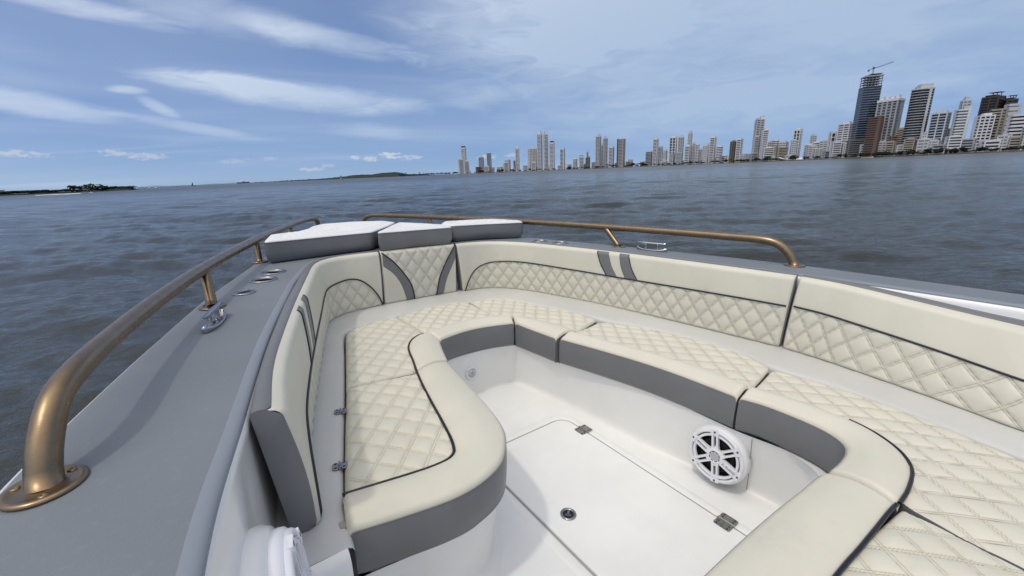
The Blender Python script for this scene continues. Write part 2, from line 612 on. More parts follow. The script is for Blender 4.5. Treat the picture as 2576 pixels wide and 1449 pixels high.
def box(cx, cy, cz, sx, sy, sz):
    x, y, z = sx / 2, sy / 2, sz / 2
    V = [(cx + i * x, cy + j * y, cz + k * z) for k in (-1, 1) for j in (-1, 1) for i in (-1, 1)]
    F = [(0, 2, 3, 1), (4, 5, 7, 6), (0, 1, 5, 4), (2, 6, 7, 3), (0, 4, 6, 2), (1, 3, 7, 5)]
    return np.array(V, float), F


def bbox_bevel(sx, sy, sz, bev):
    """box with chamfered vertical corners and top edges, centred, base at z=0"""
    x, y = sx / 2, sy / 2
    def ring(k, z):
        a, b_ = x - k, y - k
        c = bev
        return [(-a + c, -b_, z), (a - c, -b_, z), (a, -b_ + c, z), (a, b_ - c, z), (a - c, b_, z), (-a + c, b_, z), (-a, b_ - c, z), (-a, -b_ + c, z)]
    R = [ring(0, 0), ring(0, sz - bev), ring(bev * .7, sz)]
    V = np.array([p for r in R for p in r], float)
    F = grid_faces(3, 8, wrap_v=True, flip=True) + [tuple(range(7, -1, -1)), tuple(range(16, 24))]
    return V, F


def join(parts):
    V, F, k = [], [], 0
    for v, f in parts:
        V.append(np.asarray(v, float))
        F += [tuple(i + k for i in q) for q in f]
        k += len(v)
    return np.vstack(V), F


def place(V, M):
    V = np.asarray(V, float)
    M = np.array(M)
    return V @ M[:3, :3].T + M[:3, 3]


def frame(origin, zaxis, xhint=(1, 0, 0)):
    z = Vector(zaxis).normalized()
    x = Vector(xhint)
    x = (x - z * x.dot(z)).normalized()
    y = z.cross(x)
    M = Matrix((x, y, z)).transposed().to_4x4()
    M.translation = Vector(origin)
    return M


def rim(d, r):
    """how far a rounded edge falls back at distance d from the edge"""
    d = np.clip(np.asarray(d, float), 0, r)
    return r - np.sqrt(np.maximum(r * r - (r - d) ** 2, 0))


def pillow(a, b_, g=0.0042, p=0.0044, w=1.0, sp=0.067):
    """height of a diamond quilt; a, b_ count stitch lines"""
    da = np.abs(a - np.round(a)) * sp
    db = np.abs(b_ - np.round(b_)) * sp
    d = np.minimum(da, db)
    e = 1 / (1 + np.exp(-(d - 0.0045) / 0.0012))
    q = (1 - np.exp(-(da / 0.018) ** 2)) * (1 - np.exp(-(db / 0.018) ** 2))
    return p * q - g * np.exp(-((d - 0.0036) / 0.0026) ** 2)

# ------------------------------------------------------------------ water: one sheet to the horizon, real waves near the boat
def build_water():
    a1 = np.radians(np.linspace(-60, 60, 640))
    a2 = np.radians(np.linspace(60, 300, 60)[1:-1])
    A = np.concatenate([a1, a2])
    Rr_ = np.concatenate([[0.0], np.geomspace(1.0, 1500, 640), np.geomspace(1700, 60000, 14)])
    R, TH = np.meshgrid(Rr_, A, indexing='ij')
    X, Y = R * np.sin(TH), R * np.cos(TH)
    Z = np.zeros_like(X)
    cell = R * 0.0116
    r2 = np.random.default_rng(5)
    n = 46
    for k in range(n):
        lam = 0.30 * (36 ** (k / (n - 1.0))) * r2.uniform(.92, 1.08)
        th = math.radians(112 if k % 3 == 0 and lam < 1.8 else 196) + r2.normal(0, .34)
        st = (.072 if lam < 1.3 else .072 * (1.3 / lam) ** .5) * r2.uniform(.75, 1.3)
        amp = st * lam / (2 * math.pi)
        kx, ky = math.sin(th) * 2 * math.pi / lam, math.cos(th) * 2 * math.pi / lam
        fade = np.clip((lam / np.maximum(cell, 1e-3) - 1.8) / 1.6, 0, 1)
        ph = kx * X + ky * Y + r2.uniform(0, 6.28) + .5 * np.sin(.21 * (ky * X - kx * Y) + k)
        grp = 0.60 + 0.40 * np.sin(0.15 * (kx * Y - ky * X) + 0.12 * ph + k)
        Z += fade * amp * grp * (np.sin(ph) + 0.25 * np.sin(2 * ph + 1.57))
    gust = .78 + .22 * np.sin(.11 * X + .05 * Y + 1) * np.sin(.07 * Y - .03 * X)
    Z *= gust * np.clip((1500 - R) / 700, 0, 1)
    V = np.stack([X, Y, Z], -1).reshape(-1, 3).astype(np.float32)
    nr, na = len(Rr_), len(A)
    i, j = np.meshgrid(np.arange(nr - 1), np.arange(na), indexing='ij')
    j2 = (j + 1) % na
    Q = np.stack([i * na + j, i * na + j2, (i + 1) * na + j2, (i + 1) * na + j], -1).reshape(-1, 4).astype(np.int32)
    me = bpy.data.meshes.new('water')
    me.vertices.add(len(V))
    me.vertices.foreach_set('co', V.ravel())
    me.loops.add(Q.size)
    me.loops.foreach_set('vertex_index', Q.ravel())
    me.polygons.add(len(Q))
    me.polygons.foreach_set('loop_start', np.arange(0, Q.size, 4, dtype=np.int32))
    me.polygons.foreach_set('use_smooth', np.ones(len(Q), dtype=bool))
    me.materials.append(MAT['water'])
    me.update(calc_edges=True)
    o = bpy.data.objects.new('water', me)
    COL.objects.link(o)
    tag(o, kind='structure')


build_water()

# ------------------------------------------------------------------ the boat
boat = Thing('motorboat', 'open bow motorboat with grey deck, bronze rails and white liner', 'motorboat', (0, 1.2, -1.4))
O_KEYS = [(-1.43, -2.6), (-1.435, -1.2), (-1.43, 0), (-1.405, .5), (-1.376, .88), (-1.275, 1.35), (-1.148, 1.85), (-1.072, 2.1),
          (-.875, 2.69), (-.70, 3.2), (-.48, 3.8), (-.30, 4.28), (-.15, 4.58), (0, 4.70)]
I_KEYS = [(-1.17, -2.6), (-1.168, -1.2), (-1.155, 0), (-1.126, .5), (-1.06, .86), (-.965, 1.31), (-.838, 1.80), (-.77, 2.04),
          (-.63, 2.42), (-.51, 2.53), (-.38, 2.568), (-.25, 2.578), (-.12, 2.58), (0, 2.58)]


def both(K):
    return np.array(K + [(-x, y) for x, y in K[-2::-1]])


OUT = keyed(both(O_KEYS), 26 * 18 + 1)
I_STBD = [(1.17, -2.6), (1.168, -1.2), (1.155, 0), (1.130, .5), (1.074, .83), (.998, 1.31), (.893, 1.80), (.826, 2.04),
          (.668, 2.42), (.535, 2.532), (.39, 2.573), (.25, 2.58), (.12, 2.58)]
INN = keyed(np.array(I_KEYS + I_STBD[::-1]), 26 * 18 + 1)
CUPS = [(-.897, 2.11), (-.84, 2.262), (.897, 2.11), (.84, 2.262)]


def deck_z(y):
    return np.where(y > 2.7, -0.022 * ((y - 2.7) / 1.6), 0.0)


def build_deck():
    prof = [(0.0, -.034), (.004, -.026), (.010, -.016), (.018, -.009), (.030, -.005)]
    wid = np.linalg.norm(INN - OUT, axis=1)
    dirn = (INN - OUT) / wid[:, None]
    rings = []
    for d, z in prof:
        P = OUT + dirn * d
        rings.append(np.column_stack([P, z + deck_z(P[:, 1])]))
    for k in np.linspace(0, 1, 30)[1:]:
        d = .030 + (wid - .030 - .026) * k
        P = OUT + dirn * d[:, None]
        rings.append(np.column_stack([P, -.005 * (1 - k) ** 1.5 + deck_z(P[:, 1])]))
    edge_r = [rings[-1]]
    for d, z in [(.023, .0012), (.010, .0014), (.004, -.0008), (0.0, -.005), (0.0, -.0095)]:
        P = INN - dirn * d
        edge_r.append(np.column_stack([P, z + deck_z(P[:, 1])]))
    Ve, Fe = loft(edge_r, flip=True)
    boat.part('deck_edge', Ve, Fe, 'deck_edge_grey')
    V, F = loft(rings, flip=True)
    C = np.array([V[list(f)].mean(0) for f in F])
    keep = np.ones(len(F), bool)
    for cx, cy in CUPS:
        keep &= np.hypot(C[:, 0] - cx, C[:, 1] - cy) > .0455
    F = [f for f, k in zip(F, keep) if k]
    return boat.part('deck', V, F, 'deck_grey')


deck = build_deck()


def build_hull():
    yc = OUT[:, 1]
    def ring(kx, z, ky=0.0):
        P = OUT.copy()
        P[:, 0] *= kx
        P[:, 1] = np.where(yc > 0, yc * (1 - ky), yc)
        return np.column_stack([P, z + deck_z(yc)])
    def out_by(d, z):
        P = OUT.copy()
        c = np.array([0, 1.0])
        n = P - c
        n[yc < 1] = np.column_stack([np.sign(P[yc < 1][:, 0]), np.zeros((yc < 1).sum())])
        n /= np.linalg.norm(n, axis=1)[:, None]
        P = P + n * d
        return np.column_stack([P, z + deck_z(yc)])
    V, F = loft([out_by(0, -.030), out_by(.012, -.034), out_by(.016, -.045), out_by(.016, -.07), out_by(.006, -.085)])
    boat.part('rub_rail', V, F, 'gelcoat')
    V, F = loft([out_by(0.004, -.080), ring(.985, -.25, .01), ring(.94, -.7, .05), ring(.87, -1.15, .11), ring(.80, -1.5, .18), ring(.4, -1.85, .3)])
    boat.part('hull', V, F, 'gelcoat')


build_hull()

# bench base, ledge and inner wall of the white liner
BASE_LOW = [(-.52, -.9), (-.52, .2), (-.5, .262), (-.3, .268), (0.1, .268), (.25, .275), (.40, .31), (.462, .36), (.485, .46), (.468, .6), (.442, .74), (.40, .96), (.362, 1.35), (.318, 1.66), (.285, 1.80),
            (.235, 1.835), (.08, 1.828), (-.10, 1.812), (-.232, 1.785), (-.275, 1.70), (-.345, 1.46), (-.392, 1.2), (-.432, 1.0), (-.472, .925), (-.535, .872), (-.64, .862), (-.86, .872), (-1.09, .875)]
BASE_TOP = [(-.53, -.9), (-.53, .2), (-.51, .288), (-.3, .294), (0.1, .285), (.25, .284), (.385, .308), (.43, .36), (.437, .46), (.417, .6), (.413, .74), (.405, .92), (.355, 1.25), (.285, 1.52), (.258, 1.70),
            (.235, 1.768), (.08, 1.808), (-.07, 1.815), (-.218, 1.775), (-.255, 1.68), (-.325, 1.47), (-.360, 1.2), (-.395, 1.01), (-.445, .912), (-.545, .828), (-.65, .812), (-.86, .838), (-1.09, .86)]
lo, hi = keyed(BASE_LOW, 27 * 8 + 1), keyed(BASE_TOP, 27 * 8 + 1)
tl = np.gradient(lo, axis=0)
tl /= np.linalg.norm(tl, axis=1)[:, None]
il = np.column_stack([-tl[:, 1], tl[:, 0]])
rings = [z3(lo + il * .040, -.7504), z3(lo + il * .024, -.7482), z3(lo + il * .010, -.7425), z3(lo + il * .003, -.733), z3(lo * .94 + hi * .06, -.72)]
for k in np.linspace(.12, .97, 6):
    rings.append(z3(lo * (1 - k) + hi * k, -.72 + (k - .06) * (.72 - .482) / .94))
rings.append(z3(hi, -.486))
rings.append(z3(hi + (hi - lo) * .1, -.482))
V, F = loft(rings, flip=True)
bench = boat.part('bench_base', V, F, 'gelcoat')

Q_BACK = [(-.908, .80), (-.887, .97), (-.828, 1.198), (-.738, 1.531), (-.656, 1.844), (-.590, 2.10), (-.550, 2.178), (-.44, 2.228), (-.311, 2.266), (-.24, 2.262), (-.045, 2.312),
          (.134, 2.302), (.216, 2.254), (.35, 2.242), (.475, 2.166), (.550, 1.965), (.636, 1.693), (.665, 1.50), (.730, 1.337), (.805, 1.062), (.815, .8), (.775, .65), (.787, .446), (.777, .28), (.752, .144), (.716, -.04), (.62, -.6), (.55, -.9)]
LED_OUT = [(-1.09, .80), (-1.04, .97), (-.99, 1.198), (-.90, 1.55), (-.80, 1.90), (-.70, 2.25), (-.62, 2.40), (-.5, 2.51), (-.36, 2.55), (-.26, 2.56), (-.05, 2.565),
           (.16, 2.565), (.28, 2.56), (.45, 2.54), (.60, 2.44), (.74, 2.22), (.85, 1.86), (.90, 1.65), (.95, 1.46), (1.02, 1.12), (1.06, .86), (1.08, .69), (1.10, .48), (1.11, .30), (1.11, .15), (1.11, -.03), (1.11, -.6), (1.11, -.9)]
qb, lw = keyed(Q_BACK, 27 * 8 + 1), keyed(LED_OUT, 27 * 8 + 1)
dq = (lw - qb) / np.linalg.norm(lw - qb, axis=1)[:, None]
rings = [z3(qb, -.49), z3(qb, -.362), z3(qb + dq * .004, -.352), z3(qb + dq * .012, -.346), z3(qb + dq * .03, -.345)]
rings += [z3(qb * (1 - k) + lw * k, -.345 + .003 * k) for k in (.35, .6, .8)]
rings += [z3(lw, -.338)]
V, F = loft(rings, flip=True)
boat.part('ledge', V, F, 'ledge_gelcoat')
# aft end of the port ledge, rounded over down to the floor
e0_, e1_ = np.array([-.922, .80]), np.array([-1.10, .80])
endl = np.linspace(0, 1, 8)[:, None] * (e1_ - e0_) + e0_
rings = [z3(endl, -.345), z3(endl + (0, -.012), -.350), z3(endl + (0, -.022), -.365), z3(endl + (.0, -.026), -.40), z3(endl + (.02, .03), -.7495)]
V, F = loft(rings)
boat.part('ledge_end', V, F, 'gelcoat')
side = np.array([(-.922, .80), (-.920, .815), (-.918, .845), (-.918, .88)])
V, F = loft([z3(side, -.352), z3(side, -.55), z3(side, -.7495)])
boat.part('ledge_side', V, F, 'gelcoat')
# bench top under the cushions
hi2 = keyed([(-.53, -.9), (-.53, .2), (-.51, .288), (.25, .284), (.437, .46), (.405, .92), (.285, 1.52), (.235, 1.768), (-.07, 1.815), (-.218, 1.775), (-.36, 1.2), (-.545, .828), (-.86, .838)], 97)
qb2 = keyed([(.55, -.9), (.62, -.6), (.716, -.04), (.752, .144), (.787, .446), (.815, .8), (.665, 1.5), (.475, 2.166), (-.045, 2.312), (-.44, 2.228), (-.738, 1.531), (-.887, .97), (-.89, .85)], 97)
V, F = loft([z3(hi2, -.4835), z3((hi2 + qb2) / 2, -.4835), z3(qb2, -.4835)])
boat.part('bench_top', V, F, 'gelcoat')
# inner wall below the deck
inw = np.column_stack([-np.sign(INN[:, 0]) * np.clip(np.abs(INN[:, 0]) * 3, 0, 1), -np.clip((INN[:, 1] - 1.8) * 1.5, 0, 1)])
rings = [z3(INN - inw * .004, -.0092), z3(INN + inw * .002, -.0100), z3(INN + inw * .003, -.03)]
aftw = np.clip((.78 - INN[:, 1]) / .12, 0, 1)[:, None]
for d, z in ((.010, -.045), (.020, -.12), (.030, -.30), (.040, -.7495)):
    rings.append(z3(INN + inw * d * aftw, z))
V, F = loft(rings, flip=True)
boat.part('inner_wall', V, F, 'gelcoat')
# floor
ix = np.array([(-1.2, -2.6), (-1.2, 0), (-1.2, .9), (-.7, 1.4), (-.4, 1.9), (-.2, 2.0)])
V, F = loft([z3(ix, -.75), z3(ix * (0, 1), -.75), z3(ix * (-1, 1), -.75)], flip=True)
boat.part('floor', V, F, 'floor_gelcoat', smooth=False)


def rrect(x0, x1, y0, y1, r, n=8):
    P = []
    for cx, cy, a0 in ((x1 - r, y1 - r, 0), (x0 + r, y1 - r, 90), (x0 + r, y0 + r, 180), (x1 - r, y0 + r, 270)):
        for a in np.radians(np.linspace(a0, a0 + 90, n)):
            P.append((cx + r * math.cos(a), cy + r * math.sin(a)))
    return np.array(P)


def slab(P, z0, z1, bev):
    n = len(P)
    c = P.mean(0)
    d = (c - P) / np.linalg.norm(c - P, axis=1)[:, None]
    V = np.vstack([z3(P, z0), z3(P, z1 - bev), z3(P + d * bev, z1)])
    F = grid_faces(3, n, wrap_v=True, flip=True) + [tuple(range(2 * n, 3 * n))]
    return V, F


# floor hatch: raised lid in a dark gasket line
gP = rrect(-.274, .262, .294, 1.370, .076)
V, F = slab(gP, -.752, -.7492, .0004)
boat.part('hatch_gasket', V, F, 'gasket', smooth=False)
hP = rrect(-.262, .250, .306, 1.358, .064)
V, F = slab(hP, -.75, -.7452, .0022)
hatch = boat.part('floor_hatch', V, F, 'floor_gelcoat', smooth=False, label='white hinged hatch in the white floor')
# moulded frame lip around the hatch
fo, fi = rrect(-.31, .298, .20, 1.41, .09), rrect(-.2705, .2585, .2975, 1.3665, .0725)
fo, fi = np.vstack([fo, fo[:1]]), np.vstack([fi, fi[:1]])
V, F = loft([z3(fo, -.7498), z3(fo * .85 + fi * .15, -.7472), z3(fo * .1 + fi * .9, -.7472), z3(fi, -.7500)])
boat.part('hatch_frame', V, F, 'floor_gelcoat')


def hinge(parent, x, y, z, ang, sx=.036, sy=.058, rad=.0045, nm='hinge'):
    parts = []
    for s in (-1, 1):
        P = rrect(.003 if s > 0 else -sx, sx if s > 0 else -.003, -sy / 2, sy / 2, .007, 4)
        parts.append(slab(P, 0, .0026, .0008))
    k = np.linspace(-sy / 2, sy / 2, 4)
    parts.append(tube(np.column_stack([k * 0, k, k * 0 + .003]), rad, 8))
    V, F = join(parts)
    M = Matrix.Translation((x, y, z)) @ Matrix.Rotation(ang, 4, 'Z')
    h_ = boat.part(nm, place(V, M), F, 'steel', parent, smooth=False)
    for s in (-1, 1):
        for q in (-.32, .32):
            for w in ((.55,) if sx < .03 else (.4, .78)):
                v, f = lathe([(.0036, .0024), (.0036, .0032), (.0016, .0034)], 8)
                boat.part('screw', place(v, M @ Matrix.Translation((s * sx * w, sy * q, 0))), f, 'rubber', h_)


hinge(None, .254, 1.221, -.7455, 0)
hinge(None, .254, .528, -.7455, 0)
# seat lid hinges on the port ledge
hinge(None, -.790, 1.379, -.3425, math.radians(-14), .020, .030, .003)
hinge(None, -.866, 1.086, -.3425, math.radians(-12), .020, .030, .003)
V, F = slab(rrect(-.922, -.906, .860, .884, .006, 4), -.347, -.3435, .001)
boat.part('drain_notch', V, F, 'gasket', smooth=False)
# flush latch in the hatch
V, F = lathe([(.029, -.001), (.029, .0025), (.026, .0042), (.021, .0044), (.0195, .002)], 32, True, False)
lt = boat.part('hatch_latch', place(V, Matrix.Translation((-.168, .884, -.7452))), F, 'steel')
V, F = lathe([(.0195, .0016), (.001, .0016)], 24, False, False)
boat.part('latch_well', place(V, Matrix.Translation((-.168, .884, -.7452))), F, 'shadow_gap', lt)
V, F = join([box(0, 0, .0035, .030, .008, .004), box(-.009, 0, .0035, .006, .022, .004)])
boat.part('latch_handle', place(V, Matrix.Translation((-.168, .884, -.7452)) @ Matrix.Rotation(math.radians(40), 4, 'Z')), F, 'chrome', lt, smooth=False)
# courtesy light in the front wall of the well
Mx = frame((-.016, 1.818, -.600), (0.05, -1, .06), (1, 0, 0))
V, F = lathe([(.040, -.02), (.040, .005), (.036, .010), (.026, .011), (.024, .004)], 32, True, False)
lgt = boat.part('courtesy_light', place(V, Mx), F, 'grille_white')
V, F = lathe([(.024, .004), (.020, .010), (.010, .013), (.002, .0135)], 24, False, True)
boat.part('lens', place(V, Mx), F, 'lens_glass', lgt)
for a in (0, 60, 120):
    V, F = box(0, 0, .0135, .040, .003, .002)
    boat.part('lens_bar', place(V, Mx @ Matrix.Rotation(math.radians(a + 15), 4, 'Z')), F, 'gasket', lgt, smooth=False)


# ---- speakers
def speaker(center, normal, xh, spin, R=.105):
    M = frame(center, normal, xh) @ Matrix.Rotation(math.radians(spin), 4, 'Z')
    def P(v):
        return place(v, M)
    V, F = lathe([(R * 1.06, -.055), (R * 1.07, -.012), (R * 1.05, -.004), (R * 1.0, .0)], 64, True, False)
    hs = boat.part('speaker', P(V), F, 'grille_white')
    V, F = lathe([(R * 1.0, 0), (R * .99, .006), (R * .965, .010), (R * .885, .0105), (R * .875, .004), (R * .875, -.003)], 64, False, False)
    boat.part('outer_ring', P(V), F, 'grille_white', hs)
    V, F = lathe([(R * .885, -.004), (R * .60, -.008), (R * .30, -.022), (R * .02, -.022)], 48, False, True)
    boat.part('basket', P(V), F, 'cone_black', hs)
    V, F = lathe([(R * .62, -.007), (R * .56, -.0045), (R * .46, -.0075), (R * .28, -.018)], 48, False, False)
    boat.part('cone', P(V), F, 'cone_grey', hs)
    V, F = lathe([(R * .835, -.003), (R * .835, .0075), (R * .825, .009), (R * .755, .009), (R * .745, .007), (R * .745, -.003)], 64, False, False)
    boat.part('inner_ring', P(V), F, 'grille_white', hs)
    V, F = lathe([(R * .29, -.004), (R * .29, .010), (R * .27, .0125), (R * .205, .0130), (R * .195, .011)], 40, False, True)
    boat.part('hub', P(V), F, 'grille_white', hs)
    V, F = lathe([(R * .168, .0112), (R * .150, .0128), (R * .02, .0136)], 6, False, True)
    boat.part('hub_mesh', P(V), F, 'mesh_grey', hs, smooth=False)
    for k in range(8):
        V, F = box(R * .182, 0, .0118, .0022, R * .09, .0014)
        boat.part('hub_slot', place(V, M @ Matrix.Rotation(k * math.pi / 4, 4, 'Z')), F, 'cone_black', hs, smooth=False)
    for k in range(6):
        Mk = M @ Matrix.Rotation(math.radians(60 * k), 4, 'Z')
        solid = (k == 0)
        pr = []
        for s in (-1, 1):
            o_, w_ = (.082 if not solid else .068), (.072 if not solid else .137)
            pr.append(box(R * .53, s * R * o_, .005, R * .56, R * w_, .013))
        pr.append(box(R * .905, 0, .0065, R * .17, R * .29, .0120))
        pr.append(box(R * .30, 0, .004, R * .12, R * .26, .013))
        V, F = join(pr)
        spk = boat.part('spoke', place(V, Mk), F, 'grille_white', hs, smooth=False)
        v, f = lathe([(.0044, .0118), (.0042, .0130), (.001, .0131)], 10, False, True)
        boat.part('screw', place(v, Mk @ Matrix.Translation((R * .925, 0, 0))), f, 'print_grey', hs)
    return hs, M


spk, SM = speaker((.390, .654, -.609), (-1, -.04, .07), (0, -1, 0), -22)
tc = bpy.data.curves.new('speaker_lettering', 'FONT')
tc.body = 'JL AUDIO'
tc.size = .0118
tc.align_x, tc.align_y = 'CENTER', 'CENTER'
tc.extrude = .0004
tmp = bpy.data.objects.new('lettering', tc)
COL.objects.link(tmp)
bpy.context.view_layer.update()
dg = bpy.context.evaluated_depsgraph_get()
lm_ = bpy.data.meshes.new_from_object(tmp.evaluated_get(dg))
bpy.data.objects.remove(tmp)
lv = np.array([v.co[:] for v in lm_.vertices])
lf = [tuple(p.vertices) for p in lm_.polygons]
lv[:, 0] *= 1.05
boat.part('lettering', place(lv, SM @ Matrix.Translation((.060, 0, .0119))), lf, 'print_grey', spk, smooth=False)
# moulded speaker panel seam on the starboard base
Pn = [(.408, .545, -.484), (.425, .548, -.56), (.447, .552, -.66), (.462, .556, -.735)]
V, F = tube(cr(Pn, 10), .0016, 6)
boat.part('panel_seam', V, F, 'gasket')
speaker((-1.032, .612, -.212), (1, -.13, .10), (0, -1, 0), 24, .105)
V, F = lathe([(.130, -.09), (.128, -.03), (.120, -.018), (.108, -.014)], 48, True, True)
boat.part('speaker_pod', place(V, frame((-1.036, .612, -.213), (1, -.13, .10), (0, -1, 0))), F, 'gelcoat')


# ---- rails
RAIL = [(-1.311, .817, -.004), (-1.309, .832, .030), (-1.303, .862, .070), (-1.295, .905, .101), (-1.283, .965, .114), (-1.253, 1.17, .116), (-1.198, 1.464, .116), (-1.085, 1.931, .116),
        (-.850, 2.70, .113), (-.672, 3.2, .107), (-.470, 3.75, .099), (-.315, 4.10, .092), (-.255, 4.215, .082), (-.222, 4.27, .055), (-.205, 4.30, -.03)]


def flange(p, M, r=.046):
    V, F = lathe([(r, 0), (r + .001, .0035), (r - .003, .0065), (r - .008, .0068), (r - .010, .0052), (.020, .0056)], 36, True, True)
    fl = boat.part('flange', place(V, M), F, 'bronze', p)
    for k in range(3):
        a = math.radians(40 + 120 * k)
        v, f = lathe([(.0062, .005), (.006, .0078), (.003, .0088), (.0012, .0072)], 10, False, True)
        boat.part('screw', place(v, M @ Matrix.Translation((math.cos(a) * r * .72, math.sin(a) * r * .72, -.0008))), f, 'bronze', p)


def rail(sgn, label):
    S = np.array([sgn * -1, 1, 1])
    C = cr(np.array(RAIL) * S, 150)
    V, F = tube(C, .0205, 20)
    r_ = boat.part('hand_rail', V, F, 'bronze', label=label)
    flange(r_, Matrix.Translation((sgn * 1.311, .817, -.003)))
    for y0, xb, yt, rr in ((1.757, 1.092, 1.875, .0175), (2.62, .862, 2.665, .0150), (3.45, .585, 3.50, .0150)):
        i = np.argmin(np.abs(C[:, 1] - yt))
        top = C[i] - (0, 0, .006)
        z0 = float(deck_z(np.array(y0)))
        b0 = np.array([sgn * xb, y0, z0 - .002])
        k = np.linspace(0, 1, 8)[:, None]
        V, F = tube(b0 * (1 - k) + top * k, rr, 16)
        boat.part('rail_post', V, F, 'bronze', r_)
        flange(r_, Matrix.Translation((sgn * xb, y0, z0 - .003)), .040)
    return r_


rail(-1, 'bronze hand rail along the port gunwale')
rail(1, 'bronze hand rail along the starboard gunwale')


# ---- cleats
def cleat(x, y, ang):
    M = Matrix.Translation((x, y, -.001)) @ Matrix.Rotation(ang, 4, 'Z')
    L = .095
    t = np.linspace(0, 2 * math.pi, 48, endpoint=False)
    def ring(kx, ky, zf):
        xx = np.cos(t) * L * kx
        yy = np.sin(t) * .022 * ky
        return np.column_stack([yy, xx, zf(np.abs(xx) / L)])
    end = lambda q: .006 + .016 * q ** 3
    R = [ring(1, 1, lambda q: q * 0), ring(1.02, 1.05, lambda q: .5 * end(q)), ring(1.0, 1.0, end), ring(.93, .80, lambda q: end(q) + .001), ring(.86, .62, lambda q: .004 + 0 * q), ring(.2, .2, lambda q: .004 + 0 * q)]
    V = np.vstack(R)
    F = grid_faces(6, 48, wrap_v=True, flip=True) + [tuple(range(5 * 48, 6 * 48))]
    o = boat.part('cleat', place(V, M), F, 'chrome')
    for s in (-1, 1):
        V, F = lathe([(.0095, .003), (.0072, .010), (.0068, .034), (.008, .040)], 16)
        boat.part('cleat_post', place(V, M @ Matrix.Translation((0, s * .036, 0))), F, 'steel', o)
    k = np.linspace(-1, 1, 21)
    V, F = tube(np.column_stack([k * 0, k * .090, .042 + .002 * np.abs(k) ** 2]), .0085 * np.sqrt(np.clip(1 - np.abs(k) ** 3, .06, 1)), 12)
    boat.part('cleat_bar', place(V, M), F, 'chrome', o)


cleat(-1.090, 1.535, math.radians(-16))
cleat(1.135, 1.54, math.radians(14))

for cx, cy in CUPS:
    M = Matrix.Translation((cx, cy, 0))
    V, F = lathe([(.056, -.001), (.056, .0026), (.053, .0045), (.046, .0045), (.043, .001), (.0415, -.006)], 40, False, False)
    ch = boat.part('cup_holder', place(V, M), F, 'steel')
    V, F = lathe([(.0416, -.004), (.041, -.03), (.040, -.085), (.002, -.085)], 40, False, True)
    boat.part('cup', place(V, M), F, 'cup_dark', ch)
V, F = lathe([(.040, -.001), (.040, .0026), (.037, .0042), (.032, .0042), (.030, .0028), (.004, .0030)], 36, False, True)
fc = boat.part('deck_fill_cap', place(V, Matrix.Translation((-.985, 1.905, 0))), F, 'steel')
V, F = box(0, 0, .0036, .046, .009, .0022)
boat.part('key_slot', place(V, Matrix.Translation((-.985, 1.905, 0)) @ Matrix.Rotation(.5, 4, 'Z')), F, 'shadow_gap', fc, smooth=False)

# ------------------------------------------------------------------ cushions
WX, WY = .092, .108
SPC = 1 / math.hypot(1 / WX, 1 / WY)
Z_TOP, Z_BOT = -.3335, -.480


def coons(c0, c1, d0, d1, step=.0052):
    c0, c1, d0, d1 = [np.asarray(c, float) for c in (c0, c1, d0, d1)]
    for c in (c0, c1, d0, d1):
        assert c.shape[1] == 2
    c0[0] = d0[0]; c0[-1] = d1[0]; c1[0] = d0[-1]; c1[-1] = d1[-1]
    ln = lambda c: np.linalg.norm(np.diff(c, axis=0), axis=1).sum()
    C0, C1, D0, D1 = [cr(c, 200) if len(c) > 2 else even(c, 200) for c in (c0, c1, d0, d1)]
    lu, lv_ = max(ln(C0), ln(C1)), max(ln(D0), ln(D1))
    nu, nv = int(lu / step) + 2, int(lv_ / step) + 2
    C0, C1, D0, D1 = even(C0, nu), even(C1, nu), even(D0, nv), even(D1, nv)
    u = np.linspace(0, 1, nu)[:, None, None]
    v = np.linspace(0, 1, nv)[None, :, None]
    P = ((1 - v) * C0[:, None] + v * C1[:, None] + (1 - u) * D0[None] + u * D1[None]
         - (1 - u) * (1 - v) * C0[0] - u * (1 - v) * C0[-1] - (1 - u) * v * C1[0] - u * v * C1[-1])
    w_u = np.linalg.norm(P[-1] - P[0], axis=-1)[None, :]
    w_v = np.linalg.norm(P[:, -1] - P[:, 0], axis=-1)[:, None]
    uu, vv_ = np.linspace(0, 1, nu)[:, None], np.linspace(0, 1, nv)[None, :]
    return P, (uu * w_u, (1 - uu) * w_u, vv_ * w_v, (1 - vv_) * w_v)


